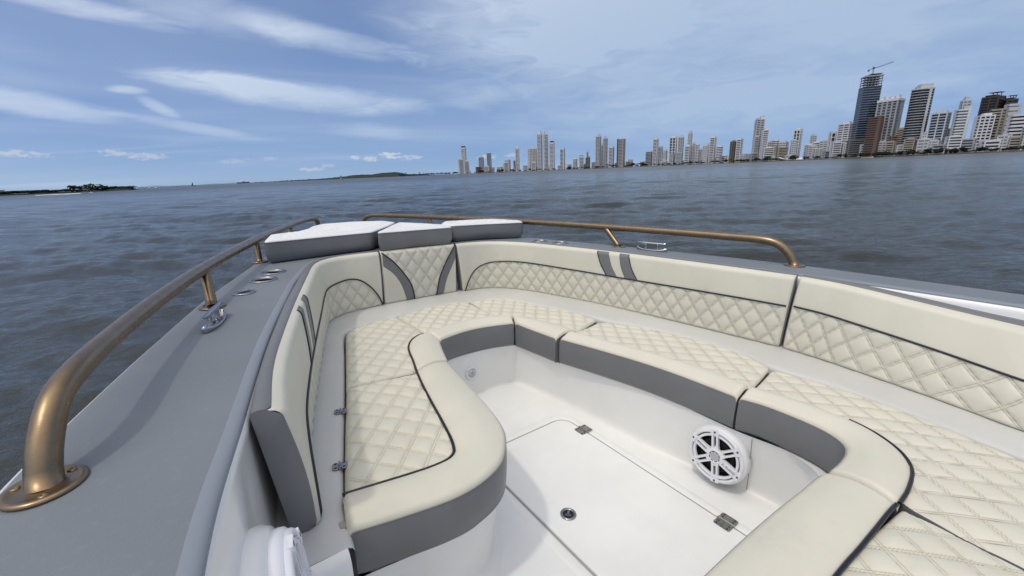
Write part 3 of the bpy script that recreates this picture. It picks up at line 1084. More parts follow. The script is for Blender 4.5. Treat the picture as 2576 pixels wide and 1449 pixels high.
def seat(label, aft, fwd_, outb, inb, b_in, b_out, piping=None, name='seat_cushion', pz=.0035):
    P, (d0, d1, d2, d3) = coons(aft, fwd_, outb, inb)
    nu, nv = P.shape[:2]
    A = P[..., 0] / WX + P[..., 1] / WY
    Bq = P[..., 0] / WX - P[..., 1] / WY
    dm = np.minimum(np.minimum(d0, d1), np.minimum(d2, d3))
    z = Z_TOP + pillow(A, Bq, sp=SPC) * np.clip(dm / .03, 0.25, 1) + .010 * (1 - np.exp(-dm / .05)) - .006
    z = z - rim(d0, .022) - rim(d2, .010) - rim(d3, .010)
    ctr = P.reshape(-1, 2).mean(0)
    T = Thing(name, label, 'seat cushion', (ctr[0], ctr[1], Z_BOT), 'cream seat cushions of the bow lounge')
    V = np.dstack([P, z]).reshape(-1, 3)
    T.part('quilted_panel', V, grid_faces(nu, nv), 'cream_vinyl', stitch=np.stack([A, Bq], -1).reshape(-1, 2), quilt=np.ones(nu * nv))
    # grey side band all round the quilted panel
    G = np.dstack([P, z])
    loop = np.vstack([G[:, 0], G[-1, 1:], G[-2::-1, -1], G[0, -2::-1]])
    c = loop[:, :2].mean(0)
    n = (c - loop[:, :2]) / (np.linalg.norm(c - loop[:, :2], axis=1)[:, None] + 1e-9)
    rings = [loop + (0, 0, .0006), np.column_stack([loop[:, :2] - n * .0015, loop[:, 2] - .006]), z3(loop[:, :2] - n * .0008, Z_BOT + .02), z3(loop[:, :2] + n * .010, Z_BOT)]
    V, F = loft(rings)
    T.part('side_band', V, F, 'grey_vinyl')
    if b_in is None:
        return T
    # bolster along the front
    n_ = 140
    I_, O_ = keyed(b_in, n_), keyed(b_out, n_)
    n_ = len(I_)
    wv = np.linalg.norm(O_ - I_, axis=1)
    dr = (O_ - I_) / wv[:, None]
    arc = np.concatenate([[0], np.cumsum(np.linalg.norm(np.diff((I_ + O_) / 2, axis=0), axis=1))])
    de = np.minimum(arc, arc[-1] - arc)
    rr = .024
    rings = []
    zb = Z_TOP + .004 - rim(de, .016)
    for k in np.concatenate([np.linspace(0, .06, 4), np.linspace(.12, 1, 12)]):
        d = k * (wv - rr)
        zz_ = zb + .014 * np.sin(math.pi * min(1, k * .96 + .02)) ** .8 - .010 * math.exp(-k / .03)
        rings.append(np.column_stack([I_ + dr * d[:, None], zz_]))
    for a in np.linspace(0, math.pi / 2, 7)[1:]:
        d = (wv - rr) + rr * math.sin(a)
        rings.append(np.column_stack([I_ + dr * d[:, None], zb - (rr * .8) * (1 - math.cos(a))]))
    V, F = loft(rings)
    T.part('bolster', V, F, 'cream_plain')
    edge_ = rings[-1]
    dz_ = edge_[:, 2]
    rr2 = [edge_ - (0, 0, 0.0), np.column_stack([edge_[:, :2] + dr * .0022, dz_ - .004]), np.column_stack([edge_[:, :2] + dr * .004, dz_ * .5 + Z_BOT * .5]),
           z3(edge_[:, :2] + dr * .001, Z_BOT + .012), z3(edge_[:, :2] - dr * .010, Z_BOT), z3(edge_[:, :2] - dr * .06, Z_BOT)]
    V, F = loft(rr2)
    parts = [(V, F)]
    for idx in (0, -1):
        col = np.array([r[idx] for r in rings] + [rr2[1][idx], rr2[2][idx], rr2[3][idx]])
        low = col.copy()
        low[:, 2] = Z_BOT + .004
        parts.append(loft([col + (0, 0, .0004), low]))
    V, F = join(parts)
    T.part('front_band', V, F, 'grey_vinyl')
    V, F = tube(edge_ + np.column_stack([dr * .0008, np.full(n_, .001)]), .0016, 6)
    T.part('seam', V, F, 'thread')
    pp = I_ if piping is None else keyed(piping, 120)
    V, F = tube(z3(pp, Z_TOP + pz), .0048, 8)
    T.part('piping', V, F, 'piping_black')
    return T


seat('L shaped cream cushion with rounded bolster corner on the port bench, nearest the camera',
     [(-.905, .850), (-.80, .86), (-.62, .87), (-.545, .90)], [(-.733, 1.524), (-.64, 1.517), (-.40, 1.478)],
     [(-.905, .850), (-.884, .971), (-.824, 1.198), (-.733, 1.524)], [(-.545, .90), (-.52, 1.0), (-.47, 1.232), (-.40, 1.478)],
     [(-.462, 1.488), (-.492, 1.36), (-.518, 1.232), (-.543, 1.10), (-.564, 1.00), (-.578, .955), (-.592, .930), (-.620, .915), (-.665, .914), (-.72, .921), (-.80, .935), (-.893, .952)],
     [(-.309, 1.512), (-.326, 1.39), (-.343, 1.267), (-.358, 1.14), (-.378, 1.029), (-.402, .950), (-.436, .892), (-.490, .836), (-.565, .803), (-.66, .793), (-.78, .812), (-.912, .842)])
seat('cream cushion with small corner bolster, forward end of the port bench',
     [(-.731, 1.536), (-.64, 1.530), (-.42, 1.502)], [(-.545, 2.158), (-.439, 2.207), (-.311, 2.250), (-.266, 2.236)],
     [(-.731, 1.536), (-.65, 1.844), (-.598, 2.04), (-.575, 2.115), (-.545, 2.158)], [(-.42, 1.502), (-.36, 1.70), (-.29, 1.83), (-.256, 1.90), (-.266, 2.236)],
     [(-.459, 1.497), (-.433, 1.59), (-.41, 1.683), (-.385, 1.755), (-.345, 1.818), (-.300, 1.855), (-.258, 1.868)],
     [(-.302, 1.522), (-.285, 1.575), (-.268, 1.63), (-.253, 1.675), (-.240, 1.713), (-.231, 1.742), (-.224, 1.766)])
seat('cream cushion across the bow, with curved front bolster',
     [(-.246, 1.845), (-.065, 1.895), (.1, 1.888), (.217, 1.845)], [(-.260, 2.236), (-.236, 2.243), (-.045, 2.294), (.134, 2.284), (.214, 2.236)],
     [(-.246, 1.845), (-.260, 2.236)], [(.217, 1.845), (.214, 2.236)],
     [(-.252, 1.858), (-.16, 1.892), (-.065, 1.912), (.02, 1.915), (.10, 1.905), (.19, 1.872), (.262, 1.832)],
     [(-.216, 1.770), (-.13, 1.793), (-.044, 1.806), (.035, 1.803), (.11, 1.787), (.17, 1.769), (.228, 1.750)], pz=-.009)
seat('cream cushion in the starboard forward corner with short bolster',
     [(.400, 1.432), (.52, 1.47), (.630, 1.505)][::-1], [(.345, 2.219), (.30, 2.226), (.221, 2.235)],
     [(.630, 1.505), (.618, 1.693), (.532, 1.965), (.475, 2.12), (.435, 2.17), (.345, 2.219)], [(.400, 1.432), (.370, 1.56), (.30, 1.75), (.224, 1.85), (.221, 2.235)],
     [(.268, 1.826), (.295, 1.787), (.325, 1.71), (.355, 1.632), (.382, 1.565), (.393, 1.50), (.395, 1.437)],
     [(.233, 1.743), (.237, 1.69), (.241, 1.64), (.246, 1.59), (.251, 1.54), (.256, 1.49), (.262, 1.440)], pz=-.009)
seat('long straight cream cushion in the middle of the starboard bench',
     [(.480, .606), (.60, .623), (.738, .645)][::-1], [(.395, 1.424), (.50, 1.446), (.60, 1.462)][::-1],
     [(.738, .645), (.757, .665), (.802, .80), (.789, 1.062), (.72, 1.325), (.66, 1.43), (.60, 1.462)], [(.480, .606), (.48, .803), (.44, 1.017), (.385, 1.25), (.340, 1.424)],
     [(.366, 1.424), (.392, 1.30), (.425, 1.15), (.462, 1.0), (.488, .88), (.500, .78), (.492, .612)],
     [(.274, 1.424), (.308, 1.30), (.345, 1.15), (.378, .99), (.393, .87), (.400, .75), (.404, .614)],
     piping=[(.452, 1.04), (.475, .94), (.492, .84), (.497, .76)], pz=.002)
seat('cream cushion curving round the starboard aft corner, wide curved bolster',
     [(.14, -.55), (.60, -.55)][::-1], [(.486, .600), (.60, .616), (.735, .634)][::-1],
     [(.60, -.55), (.685, -.04), (.738, .144), (.762, .30), (.768, .446), (.735, .634)], [(.14, -.55), (.168, -.07), (.180, .05), (.215, .135), (.32, .175), (.43, .22), (.48, .32), (.488, .46), (.486, .600)],
     [(.490, .603), (.512, .50), (.520, .40), (.510, .29), (.480, .222), (.430, .168), (.360, .134), (.26, .122), (.178, .122)],
     [(.404, .606), (.424, .53), (.427, .44), (.420, .365), (.402, .315), (.372, .282), (.330, .268), (.265, .264), (.202, .268)],
     piping=[(.516, .315), (.505, .272), (.480, .222), (.430, .168), (.360, .134), (.26, .122), (.180, .122)], pz=.0045)
seat('cream cushion with broad plain bolster at the bottom edge of the view',
     [(-.52, -.55), (.133, -.55)], [(-.52, .15), (-.1, .15), (.174, .118)],
     [(-.52, -.55), (-.52, .15)], [(.133, -.55), (.161, -.07), (.172, .05), (.174, .118)],
     [(-.52, .146), (-.35, .146), (-.17, .145), (-.05, .138), (.05, .133), (.12, .130), (.172, .126)],
     [(-.52, .304), (-.38, .304), (-.20, .300), (-.06, .293), (.06, .284), (.13, .280), (.184, .274)])


# ---- backrests: a cream front over a grey shell, built on the surface between a top and a bottom line
class Backrest:
    def __init__(self, label, top, rear, bot, name='backrest_cushion', bulge=.010):
        N_ = 500
        self.T, self.R, self.B = keyed(top, N_), keyed(rear, N_), keyed(bot, N_)
        N_ = len(self.T)
        self.arc = np.concatenate([[0], np.cumsum(np.linalg.norm(np.diff(self.T[:, :2], axis=0), axis=1))])
        t = np.gradient(self.T[:, :2], axis=0)
        t /= np.linalg.norm(t, axis=1)[:, None]
        self.n = np.column_stack([t[:, 1], -t[:, 0]])
        self.L = self.arc[-1]
        c = self.B.mean(0)
        self.thing = Thing(name, label, 'backrest', tuple(c), 'padded backrests round the bow lounge')
        self.bulge = bulge

    def at(self, s, tt, off=0.0):
        g = lambda M: np.stack([np.interp(s, self.arc, M[:, k]) for k in range(M.shape[1])], -1)
        T_, B_, n_ = g(self.T), g(self.B), g(self.n)
        tt = np.asarray(tt, float)[..., None]
        P = T_ * (1 - tt) + B_ * tt
        H = np.linalg.norm(T_ - B_, axis=-1)
        tt = tt[..., 0]
        r = .024
        dt, db = tt * H, (1 - tt) * H
        fall = rim(dt, r) + rim(db, .02) + rim(s, .009) + rim(self.L - s, .009)
        o = self.bulge * np.sin(math.pi * np.clip(tt, 0, 1)) - fall + off
        P[..., :2] += n_ * o[..., None]
        return P, H

    def s_of(self, x, y):
        return self.arc[np.argmin(np.hypot(self.T[:, 0] - x, self.T[:, 1] - y))]

    def build(self, mask, wx=.083, wy=.113, phase=0.0):
        step = .0052
        nu, nv = int(self.L / step) + 2, int(.345 / step) + 2
        s = np.linspace(0, self.L, nu)[:, None] * np.ones((1, nv))
        e = np.linspace(0, 1, nv)
        tt = (e + .0 * e)[None] * np.ones((nu, 1))
        P, H = self.at(s, tt)
        zz_ = P[..., 2]
        q = mask(s, zz_)
        A = (s + phase) / wx + tt * .345 / wy
        Bq = (s + phase) / wx - tt * .345 / wy
        sp_q = 1 / math.hypot(1 / wx, 1 / wy)
        edge_fade = np.clip(np.minimum(np.minimum(s, self.L - s), np.minimum(tt, 1 - tt) * H) / .02, 0, 1)
        off = (pillow(A, Bq, sp=sp_q) - .001) * np.clip(q, 0, 1) * edge_fade
        P, _ = self.at(s, tt, off)
        V = P.reshape(-1, 3)
        self.thing.part('front_cover', V, grid_faces(nu, nv), 'cream_vinyl', stitch=np.stack([A, Bq], -1).reshape(-1, 2), quilt=np.clip(q, 0, 1).reshape(-1))
        # grey shell: top, rear and ends
        m = len(self.T)
        idx = np.linspace(0, m - 1, 160).astype(int)
        fr, _ = self.at(self.arc[idx], np.zeros(len(idx)))
        fr2 = fr - np.column_stack([self.n[idx] * .0, np.full(len(idx), -.0008)])
        re = self.R[idx]
        rings = [fr2, fr2 * .93 + re * .07 + (0, 0, .0028), fr2 * .5 + re * .5 + (0, 0, .0045), fr2 * .08 + re * .92 + (0, 0, .002), re + (0, 0, -.004)]
        lowz = self.B[idx][:, 2] + .004
        rb = re.copy()
        rb[:, :2] = self.R[idx][:, :2] + (self.B[idx][:, :2] - self.T[idx][:, :2])
        rb[:, 2] = lowz
        rings.append(rb)
        parts = [loft(rings)]
        for k in (0, -1):
            tv = np.linspace(0, 1, 24)
            col, _ = self.at(np.full(24, 0.0 if k == 0 else self.L), tv)
            bk = rings[-2][k] * (1 - tv[:, None]) + rb[k] * tv[:, None]
            sg = -1 if k == 0 else 1
            tdir = np.array([-self.n[k][1], self.n[k][0], 0]) * sg
            cols = []
            for wgt, ri in ((0, 0), (.07, 1), (.5, 2), (.92, 3), (1, 4)):
                cc = col * (1 - wgt) + bk * wgt + tdir * (.005 if 0 < wgt < 1 else 0) * np.clip(tv * 6, 0, 1)[:, None]
                cc[0] = rings[ri][k]
                cols.append(cc)
            parts.append(loft(cols))
        V, F = join(parts)
        self.thing.part('shell', V, F, 'grey_vinyl')

    def line(self, s, z, r=.0042, nm='piping', mat='piping_black', off=.002):
        K = cr(np.column_stack([s, z]), 160)
        tz = np.interp(K[:, 0], self.arc, self.T[:, 2])
        bz = np.interp(K[:, 0], self.arc, self.B[:, 2])
        P, _ = self.at(K[:, 0], np.clip((tz - K[:, 1]) / (tz - bz), 0, 1), off)
        V, F = tube(P, r, 8)
        return self.thing.part(nm, V, F, mat)

    def strip(self, s0, s1, z_top, z_bot, nm='stripe', mat='grey_vinyl'):
        """band between two curves given by (s, z) keys"""
        n_ = 40
        a, b_ = cr(s0, n_), cr(s1, n_)
        rings = []
        for k, o in ((0, .0), (0, .0018), (.5, .0018), (1, .0018), (1, .0)):
            K = a * (1 - k) + b_ * k
            if k == .5:
                for q in np.linspace(.1, .9, 7):
                    K = a * (1 - q) + b_ * q
                    tz = np.interp(K[:, 0], self.arc, self.T[:, 2]); bz = np.interp(K[:, 0], self.arc, self.B[:, 2])
                    rings.append(self.at(K[:, 0], np.clip((tz - K[:, 1]) / (tz - bz), 0, 1), o)[0])
                continue
            tz = np.interp(K[:, 0], self.arc, self.T[:, 2]); bz = np.interp(K[:, 0], self.arc, self.B[:, 2])
            rings.append(self.at(K[:, 0], np.clip((tz - K[:, 1]) / (tz - bz), 0, 1), o)[0])
        V, F = loft(rings)
        return self.thing.part(nm, V, F, mat)


def zc(P, z):
    return [(x, y, z) for x, y in P]


ZB = -.345
# port
bp = Backrest('long curved backrest on the port side, its grey end nearest the camera',
              zc([(-.992, .851), (-.965, 1.043), (-.922, 1.241), (-.825, 1.619), (-.705, 2.05), (-.640, 2.275), (-.585, 2.40), (-.50, 2.475), (-.40, 2.503), (-.238, 2.508)], .001),
              zc([(-1.052, .856), (-1.018, 1.05), (-.975, 1.25), (-.882, 1.63), (-.762, 2.06), (-.692, 2.29), (-.628, 2.418), (-.522, 2.518), (-.405, 2.556), (-.238, 2.568)], .001),
              zc([(-.953, .900), (-.935, 1.06), (-.905, 1.25), (-.812, 1.61), (-.700, 2.02), (-.636, 2.24), (-.585, 2.38), (-.50, 2.462), (-.40, 2.50), (-.236, 2.522)], ZB))
ps = [bp.s_of(*p) for p in ((-.99, .855), (-.965, 1.04), (-.9, 1.33), (-.80, 1.72), (-.70, 2.07), (-.64, 2.275), (-.585, 2.40), (-.50, 2.475), (-.43, 2.50), (-.371, 2.505), (-.313, 2.507), (-.262, 2.508), (-.240, 2.508))]
pz = [-.345, -.215, -.185, -.178, -.172, -.160, -.148, -.140, -.138, -.155, -.205, -.285, -.343]
ps[0] += .012
bp.build(lambda s, z: np.clip((np.interp(s, ps, pz) - z) / .012, 0, 1))
bp.line(ps, pz)
s_st = [bp.s_of(-.79, 1.734), bp.s_of(-.81, 1.66), bp.s_of(-.83, 1.59), bp.s_of(-.85, 1.529)]
s_sb = [bp.s_of(-.81, 1.662), bp.s_of(-.83, 1.596), bp.s_of(-.845, 1.54), bp.s_of(-.865, 1.465)]
for i, j in ((0, 1), (2, 3)):
    bp.strip([(s_st[i], -.002), (s_st[i] * .5 + s_sb[i] * .5 + .006, -.09), (s_sb[i], -.174)], [(s_st[j], -.002), (s_st[j] * .5 + s_sb[j] * .5 + .006, -.09), (s_sb[j], -.174)], 0, 0)
for k in (0, 3):
    bp.line([s_st[k], s_st[k] * .5 + s_sb[k] * .5 + .006, s_sb[k]], [-.003, -.09, -.176], .0026)
# front
bf = Backrest('small centre backrest at the bow with two grey curved bands',
              zc([(-.228, 2.508), (-.1, 2.510), (.03, 2.510), (.16, 2.510), (.288, 2.505)], .001), zc([(-.228, 2.568), (-.1, 2.572), (.03, 2.572), (.16, 2.572), (.288, 2.568)], .001),
              zc([(-.222, 2.522), (-.1, 2.526), (.03, 2.526), (.16, 2.526), (.292, 2.520)], ZB), bulge=.006)
s0 = lambda x: x + .228
pl = [(s0(-.222), -.006), (s0(-.151), -.073), (s0(-.079), -.169), (s0(-.039), -.246), (s0(-.020), -.342)]
pr_ = [(s0(.282), -.006), (s0(.22), -.1), (s0(.164), -.212), (s0(.137), -.342)]
ol = [(s0(-.222), -.088), (s0(-.157), -.149), (s0(-.110), -.226), (s0(-.075), -.342)]
orr = [(s0(.284), -.091), (s0(.258), -.142), (s0(.213), -.238), (s0(.188), -.342)]
fz = lambda K, z: np.interp(-z, [-k[1] for k in K], [k[0] for k in K])
bf.build(lambda s, z: np.clip((s - fz(pl, z)) / .01, 0, 1) * np.clip((fz(pr_, z) - s) / .01, 0, 1), .092, .122, .03)
bf.line([k[0] for k in pl], [k[1] for k in pl], .004)
bf.line([k[0] for k in pr_], [k[1] for k in pr_], .004)
bf.strip(pl, ol, 0, 0, 'curved_band')
bf.strip(pr_, orr, 0, 0, 'curved_band')
# starboard forward
b1 = Backrest('long starboard backrest with two grey stripes, beneath the starboard rail',
              zc([(.297, 2.503), (.42, 2.492), (.53, 2.45), (.62, 2.37), (.70, 2.24), (.782, 2.0), (.858, 1.735), (.932, 1.38), (.992, 1.02), (1.035, .712)], .001),
              zc([(.297, 2.566), (.425, 2.553), (.552, 2.508), (.652, 2.415), (.735, 2.275), (.817, 2.03), (.895, 1.75), (.970, 1.39), (1.035, 1.025), (1.080, .716)], .001),
              zc([(.338, 2.504), (.44, 2.495), (.545, 2.45), (.632, 2.36), (.712, 2.22), (.792, 1.98), (.862, 1.72), (.928, 1.375), (.978, 1.03), (1.016, .724)], ZB))
qs = [b1.s_of(*p) for p in ((.315, 2.50), (.37, 2.497), (.43, 2.49), (.51, 2.46), (.60, 2.39), (.68, 2.28), (.80, 1.93), (.87, 1.67), (.912, 1.48), (.962, 1.2), (1.005, .93), (1.034, .72))]
qz = [-.338, -.245, -.185, -.150, -.137, -.134, -.141, -.145, -.145, -.142, -.139, -.138]
b1.build(lambda s, z: np.clip((np.interp(s, qs, qz) - z) / .012, 0, 1))
b1.line(qs, qz)
t_s = [b1.s_of(.858, 1.734), b1.s_of(.872, 1.66), b1.s_of(.885, 1.59), b1.s_of(.90, 1.529)]
t_b = [b1.s_of(.872, 1.662), b1.s_of(.887, 1.596), b1.s_of(.898, 1.54), b1.s_of(.914, 1.465)]
for i, j in ((0, 1), (2, 3)):
    b1.strip([(t_s[i], -.002), (t_s[i] * .5 + t_b[i] * .5 - .006, -.08), (t_b[i], -.140)], [(t_s[j], -.002), (t_s[j] * .5 + t_b[j] * .5 - .006, -.08), (t_b[j], -.140)], 0, 0)
for k in (0, 3):
    b1.line([t_s[k], t_s[k] * .5 + t_b[k] * .5 - .006, t_b[k]], [-.003, -.08, -.143], .0026)
# starboard aft
b2 = Backrest('starboard aft backrest dipping below the white gunwale, at the right edge',
              [(1.046, .698, -.002), (1.052, .58, -.006), (1.052, .462, -.014), (1.052, .297, -.030), (1.046, .155, -.042), (1.030, .042, -.048), (1.0, -.2, -.062), (.95, -.5, -.080)],
              [(1.092, .694, .001), (1.104, .58, .000), (1.108, .462, -.006), (1.112, .297, -.020), (1.108, .155, -.032), (1.095, .030, -.038), (1.065, -.22, -.052), (1.01, -.53, -.070)],
              [(1.016, .708, ZB), (1.013, .61, ZB), (1.004, .518, ZB), (.972, .328, ZB), (.938, .160, ZB), (.895, .0, ZB), (.84, -.25, ZB), (.77, -.55, ZB)])
rs = [b2.s_of(*p) for p in ((1.046, .690), (1.05, .558), (1.05, .375), (1.048, .219), (1.026, .012), (.955, -.48))]
rz = [-.134, -.140, -.158, -.175, -.197, -.225]
b2.build(lambda s, z: np.clip((np.interp(s, rs, rz) - z) / .012, 0, 1), .085, .114)
b2.line(rs, rz)


# ---- bow sun pads
def pad(label, K, z0=.003, z1=.122):
    P = np.vstack([K, K[:1]])
    C = []
    for i in range(len(K)):                      # straight runs with rounded corners
        p0, p1, p2 = np.array(K[i - 1]), np.array(K[i]), np.array(K[(i + 1) % len(K)])
        r = min(.022, .45 * np.linalg.norm(p1 - p0), .45 * np.linalg.norm(p2 - p1))
        a = p1 + (p0 - p1) / np.linalg.norm(p0 - p1) * r
        b_ = p1 + (p2 - p1) / np.linalg.norm(p2 - p1) * r
        for t in np.linspace(0, 1, 7):
            C.append((1 - t) ** 2 * a + 2 * t * (1 - t) * p1 + t * t * b_)
    C = even(np.vstack([C, C[:1]]), 241)[:-1]
    c = C.mean(0)
    dn = (c - C) / np.linalg.norm(c - C, axis=1)[:, None]
    T = Thing('sun_pad', label, 'sun pad', (c[0], c[1], z0), 'sun pads on the bow deck')
    ks = np.concatenate([[0, .008, .02, .04], np.linspace(.06, .995, 52)])
    rings, ab = [], []
    for k in ks:
        Q = C * (1 - k) + c * k
        dd = np.linalg.norm(Q - C, axis=1)
        A, Bq = Q[:, 0] / .075 + Q[:, 1] / .075, Q[:, 0] / .075 - Q[:, 1] / .075
        z = z1 - rim(dd, .009) + pillow(A, Bq, .004, .005, sp=.053) * np.clip((dd - .09) / .03, 0, 1) + .004 * (1 - np.exp(-dd / .06))
        rings.append(np.column_stack([Q, z]))
        ab.append(np.column_stack([A, Bq]))
    m = len(C)
    V = np.vstack(rings)
    F = grid_faces(len(ks), m, wrap_v=True)
    T.part('quilted_top', V, F, 'white_vinyl', stitch=np.vstack(ab), quilt=np.concatenate([np.full(m, 0.0 if k < .12 else 1.0) for k in ks]))
    z_s = z1 - .011
    R = [z3(C, z_s + .002), z3(C - dn * .003, z_s - .01), z3(C - dn * .004, (z_s + z0) / 2), z3(C - dn * .001, z0 + .028), z3(C + dn * .003, z0 + .024), z3(C + dn * .012, z0 + .004), z3(C + dn * .03, z0)]
    V = np.vstack(R)
    F = grid_faces(len(R), m, wrap_v=True)
    T.part('side_band', V, F, 'grey_vinyl')
    S = np.vstack([z3(C - dn * .001, z_s + .001), z3(C[:1] - dn[:1] * .001, z_s + .001)])
    V, F = tube(S, .0028, 6, False)
    T.part('piping', V, F, 'grey_vinyl')


pad('white topped sun pad at the port side of the bow, the largest of three',
    [(-.838, 2.505), (-.52, 2.552), (-.246, 2.588), (-.03, 2.88), (.082, 3.06), (.04, 3.22), (-.17, 3.30), (-.385, 3.265), (-.475, 3.145), (-.54, 2.99), (-.63, 2.86), (-.775, 2.80)])
pad('white topped sun pad in the centre of the bow, behind the small backrest',
    [(-.236, 2.520), (.02, 2.522), (.274, 2.515), (.304, 2.66), (.258, 2.73), (.222, 2.82), (.10, 3.02), (-.015, 2.865)])
pad('white topped sun pad at the starboard side of the bow',
    [(.312, 2.585), (.56, 2.55), (.845, 2.468), (.895, 2.585), (.80, 2.80), (.60, 2.865), (.40, 2.87), (.306, 2.74)])

# ------------------------------------------------------------------ far shore, hill, island
def pol(az_, d, z=0.0):
    a = math.radians(az_)
    return np.array([d * math.sin(a), d * math.cos(a), z])


def struct(name, V, F, mat, smooth=True):
    o = bpy.data.objects.new(name, new_mesh(name, V, F, mat, smooth=smooth))
    COL.objects.link(o)
    return tag(o, kind='structure')


SHORE = np.array([(-2600, 4300), (-1500, 3500), (-760, 2650), (-480, 2260), (-330, 2140), (-222, 2050), (0, 1940), (145, 1845), (300, 1765), (440, 1640), (545, 1545), (630, 1425), (690, 1310), (715, 1215), (738, 1060), (750, 920), (785, 815), (812, 725), (870, 600), (990, 420), (1500, 150)], float)
SH = cr(SHORE, 160)
nrm2 = SH / np.linalg.norm(SH, axis=1)[:, None]
jit = rng.normal(0, 1, (160,))
R_ = [z3(SH, -.6), z3(SH + nrm2 * 3, .5 + .15 * jit), z3(SH + nrm2 * 6, 1.5 + .2 * jit), z3(SH + nrm2 * 16, 2.0), z3(SH + nrm2 * 900, 2.4)]
V, F = loft(R_)
struct('shore', V, F, 'shore_earth')

RIDGE = [(-30.5, -.05), (-28.5, .02), (-27.6, .06), (-26.0, .08), (-24.0, .10), (-22.5, .16), (-21.0, .25), (-19.9, .36), (-18.8, .40), (-17.5, .39), (-16.1, .52), (-14.5, .56), (-13.6, .40), (-12.8, .22), (-11.5, .10), (-9.5, .02)]
ra = np.linspace(-30.5, -9.5, 150)
rh = np.interp(ra, [r[0] for r in RIDGE], [r[1] for r in RIDGE])
rings = []
for k, (D_, f_) in enumerate([(3500, -.2), (3560, .12), (3650, .42), (3800, .78), (3950, 1.0), (4150, .9), (4600, .3)]):
    hgt = np.tan(np.radians(np.maximum(rh, 0))) * 3950 * f_ + rng.normal(0, 1.1, 150) * (f_ > 0) + (1.8 if f_ > 0 else -2)
    rings.append(np.array([pol(a, D_, h_) for a, h_ in zip(ra, hgt)]))
V, F = loft(rings)
struct('hill', V, F, 'hill_green')
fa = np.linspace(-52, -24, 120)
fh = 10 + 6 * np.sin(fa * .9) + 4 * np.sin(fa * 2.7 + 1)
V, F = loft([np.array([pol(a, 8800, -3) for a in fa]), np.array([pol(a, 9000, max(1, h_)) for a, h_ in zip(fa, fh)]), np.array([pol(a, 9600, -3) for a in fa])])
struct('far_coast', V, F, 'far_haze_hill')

ia = np.linspace(-58, -40.7, 90)
ih = 1.1 + .5 * np.sin(ia * 2.1) + rng.normal(0, .12, 90) + 2.4 * np.exp(-((ia + 42.2) / .75) ** 2)
tip = np.clip((-40.7 - ia) / .5, 0, 1)
rings = []
for D_, f_ in ((446, -.5), (448, .35), (452, .75), (462, 1.0), (490, .8), (540, -.4)):
    rings.append(np.array([pol(a, 500 + (D_ - 500) * (.25 + .75 * t_), (h_ * f_ if f_ > 0 else -.6) * (t_ if f_ > 0 else 1)) for a, h_, t_ in zip(ia, ih, tip)]))
V, F = loft(rings)
struct('island', V, F, 'hill_green')


# ------------------------------------------------------------------ trees
def crown_mesh(seed, n, flat=.72, mat='foliage_dark'):
    r_ = np.random.default_rng(seed)
    lob = r_.normal(0, .42, (7, 3)) * (1, 1, .55)
    V, F = [], []
    for i in range(n):
        c = lob[r_.integers(7)] + (lambda v: v / np.linalg.norm(v))(r_.normal(0, 1, 3)) * r_.uniform(.25, .52) * (1, 1, flat)
        s = r_.uniform(.06, .15)
        a, b_ = r_.normal(0, 1, 3), r_.normal(0, 1, 3)
        a /= np.linalg.norm(a)
        b_ -= a * (a @ b_)
        b_ /= np.linalg.norm(b_)
        k = len(V)
        V += [c - a * s - b_ * s * .5, c + a * s * .8 - b_ * s * .6, c + a * s + b_ * s * .6, c - a * s * .7 + b_ * s * .7]
        F.append((k, k + 1, k + 2, k + 3))
    V = np.array(V)
    V[:, 2] -= V[:, 2].min()
    return new_mesh('crown', V, F, mat, smooth=False)


CROWNS = [crown_mesh(s, 260, m_) for s, m_ in ((1, .7), (2, .8), (3, .6))]
for c_ in CROWNS[2:]:
    c_.materials[0] = MAT['foliage']
v_, f_ = tube(np.array([(0, 0, 0), (.02, .01, .3), (-.02, .02, .6), (.03, 0, 1.0)]), np.array([.10, .075, .06, .03]), 7)
br = [(v_, f_)]
for a in (0.4, 2.4, 4.5):
    br.append(tube(np.array([(0, 0, .55), (.16 * math.cos(a), .16 * math.sin(a), .8), (.34 * math.cos(a), .34 * math.sin(a), 1.05)]), np.array([.05, .035, .015]), 5))
tv_, tf_ = join(br)
TRUNK = new_mesh('trunk', tv_, tf_, 'bark')


def tree(az_, D, w, h, label, group, z=1.6, k=None):
    p = pol(az_, D, z)
    e = bpy.data.objects.new('tree', None)
    COL.objects.link(e)
    e.location = p
    e.rotation_euler.z = random.uniform(0, 6.28)
    tag(e, label, 'tree', group)
    t = link(bpy.data.objects.new('trunk', TRUNK), e)
    t.scale = (h * .30, h * .30, h * .55)
    c = link(bpy.data.objects.new('crown', CROWNS[random.randrange(3) if k is None else k]), e)
    c.location.z = h * .18
    c.scale = (w * .55, w * .55, h * .72)


def palm_mesh():
    r_ = np.random.default_rng(3)
    V, F = [], []
    for i in range(15):
        a = i * 2.399
        el_ = r_.uniform(-.1, .9)
        P = [np.array([math.cos(a) * q * math.cos(el_), math.sin(a) * q * math.cos(el_), math.sin(el_) * q - .9 * q * q]) for q in np.linspace(0, 1, 6)]
        side_ = np.array([-math.sin(a), math.cos(a), 0])
        k = len(V)
        for j, p in enumerate(P):
            wd = .13 * math.sin(math.pi * (j + .6) / 6.4)
            V += [p - side_ * wd - (0, 0, .05), p + (0, 0, .02), p + side_ * wd - (0, 0, .05)]
        for j in range(5):
            o = k + j * 3
            F += [(o, o + 1, o + 4, o + 3), (o + 1, o + 2, o + 5, o + 4)]
    return new_mesh('fronds', V, F, 'foliage_dark', smooth=False)


PALM = palm_mesh()


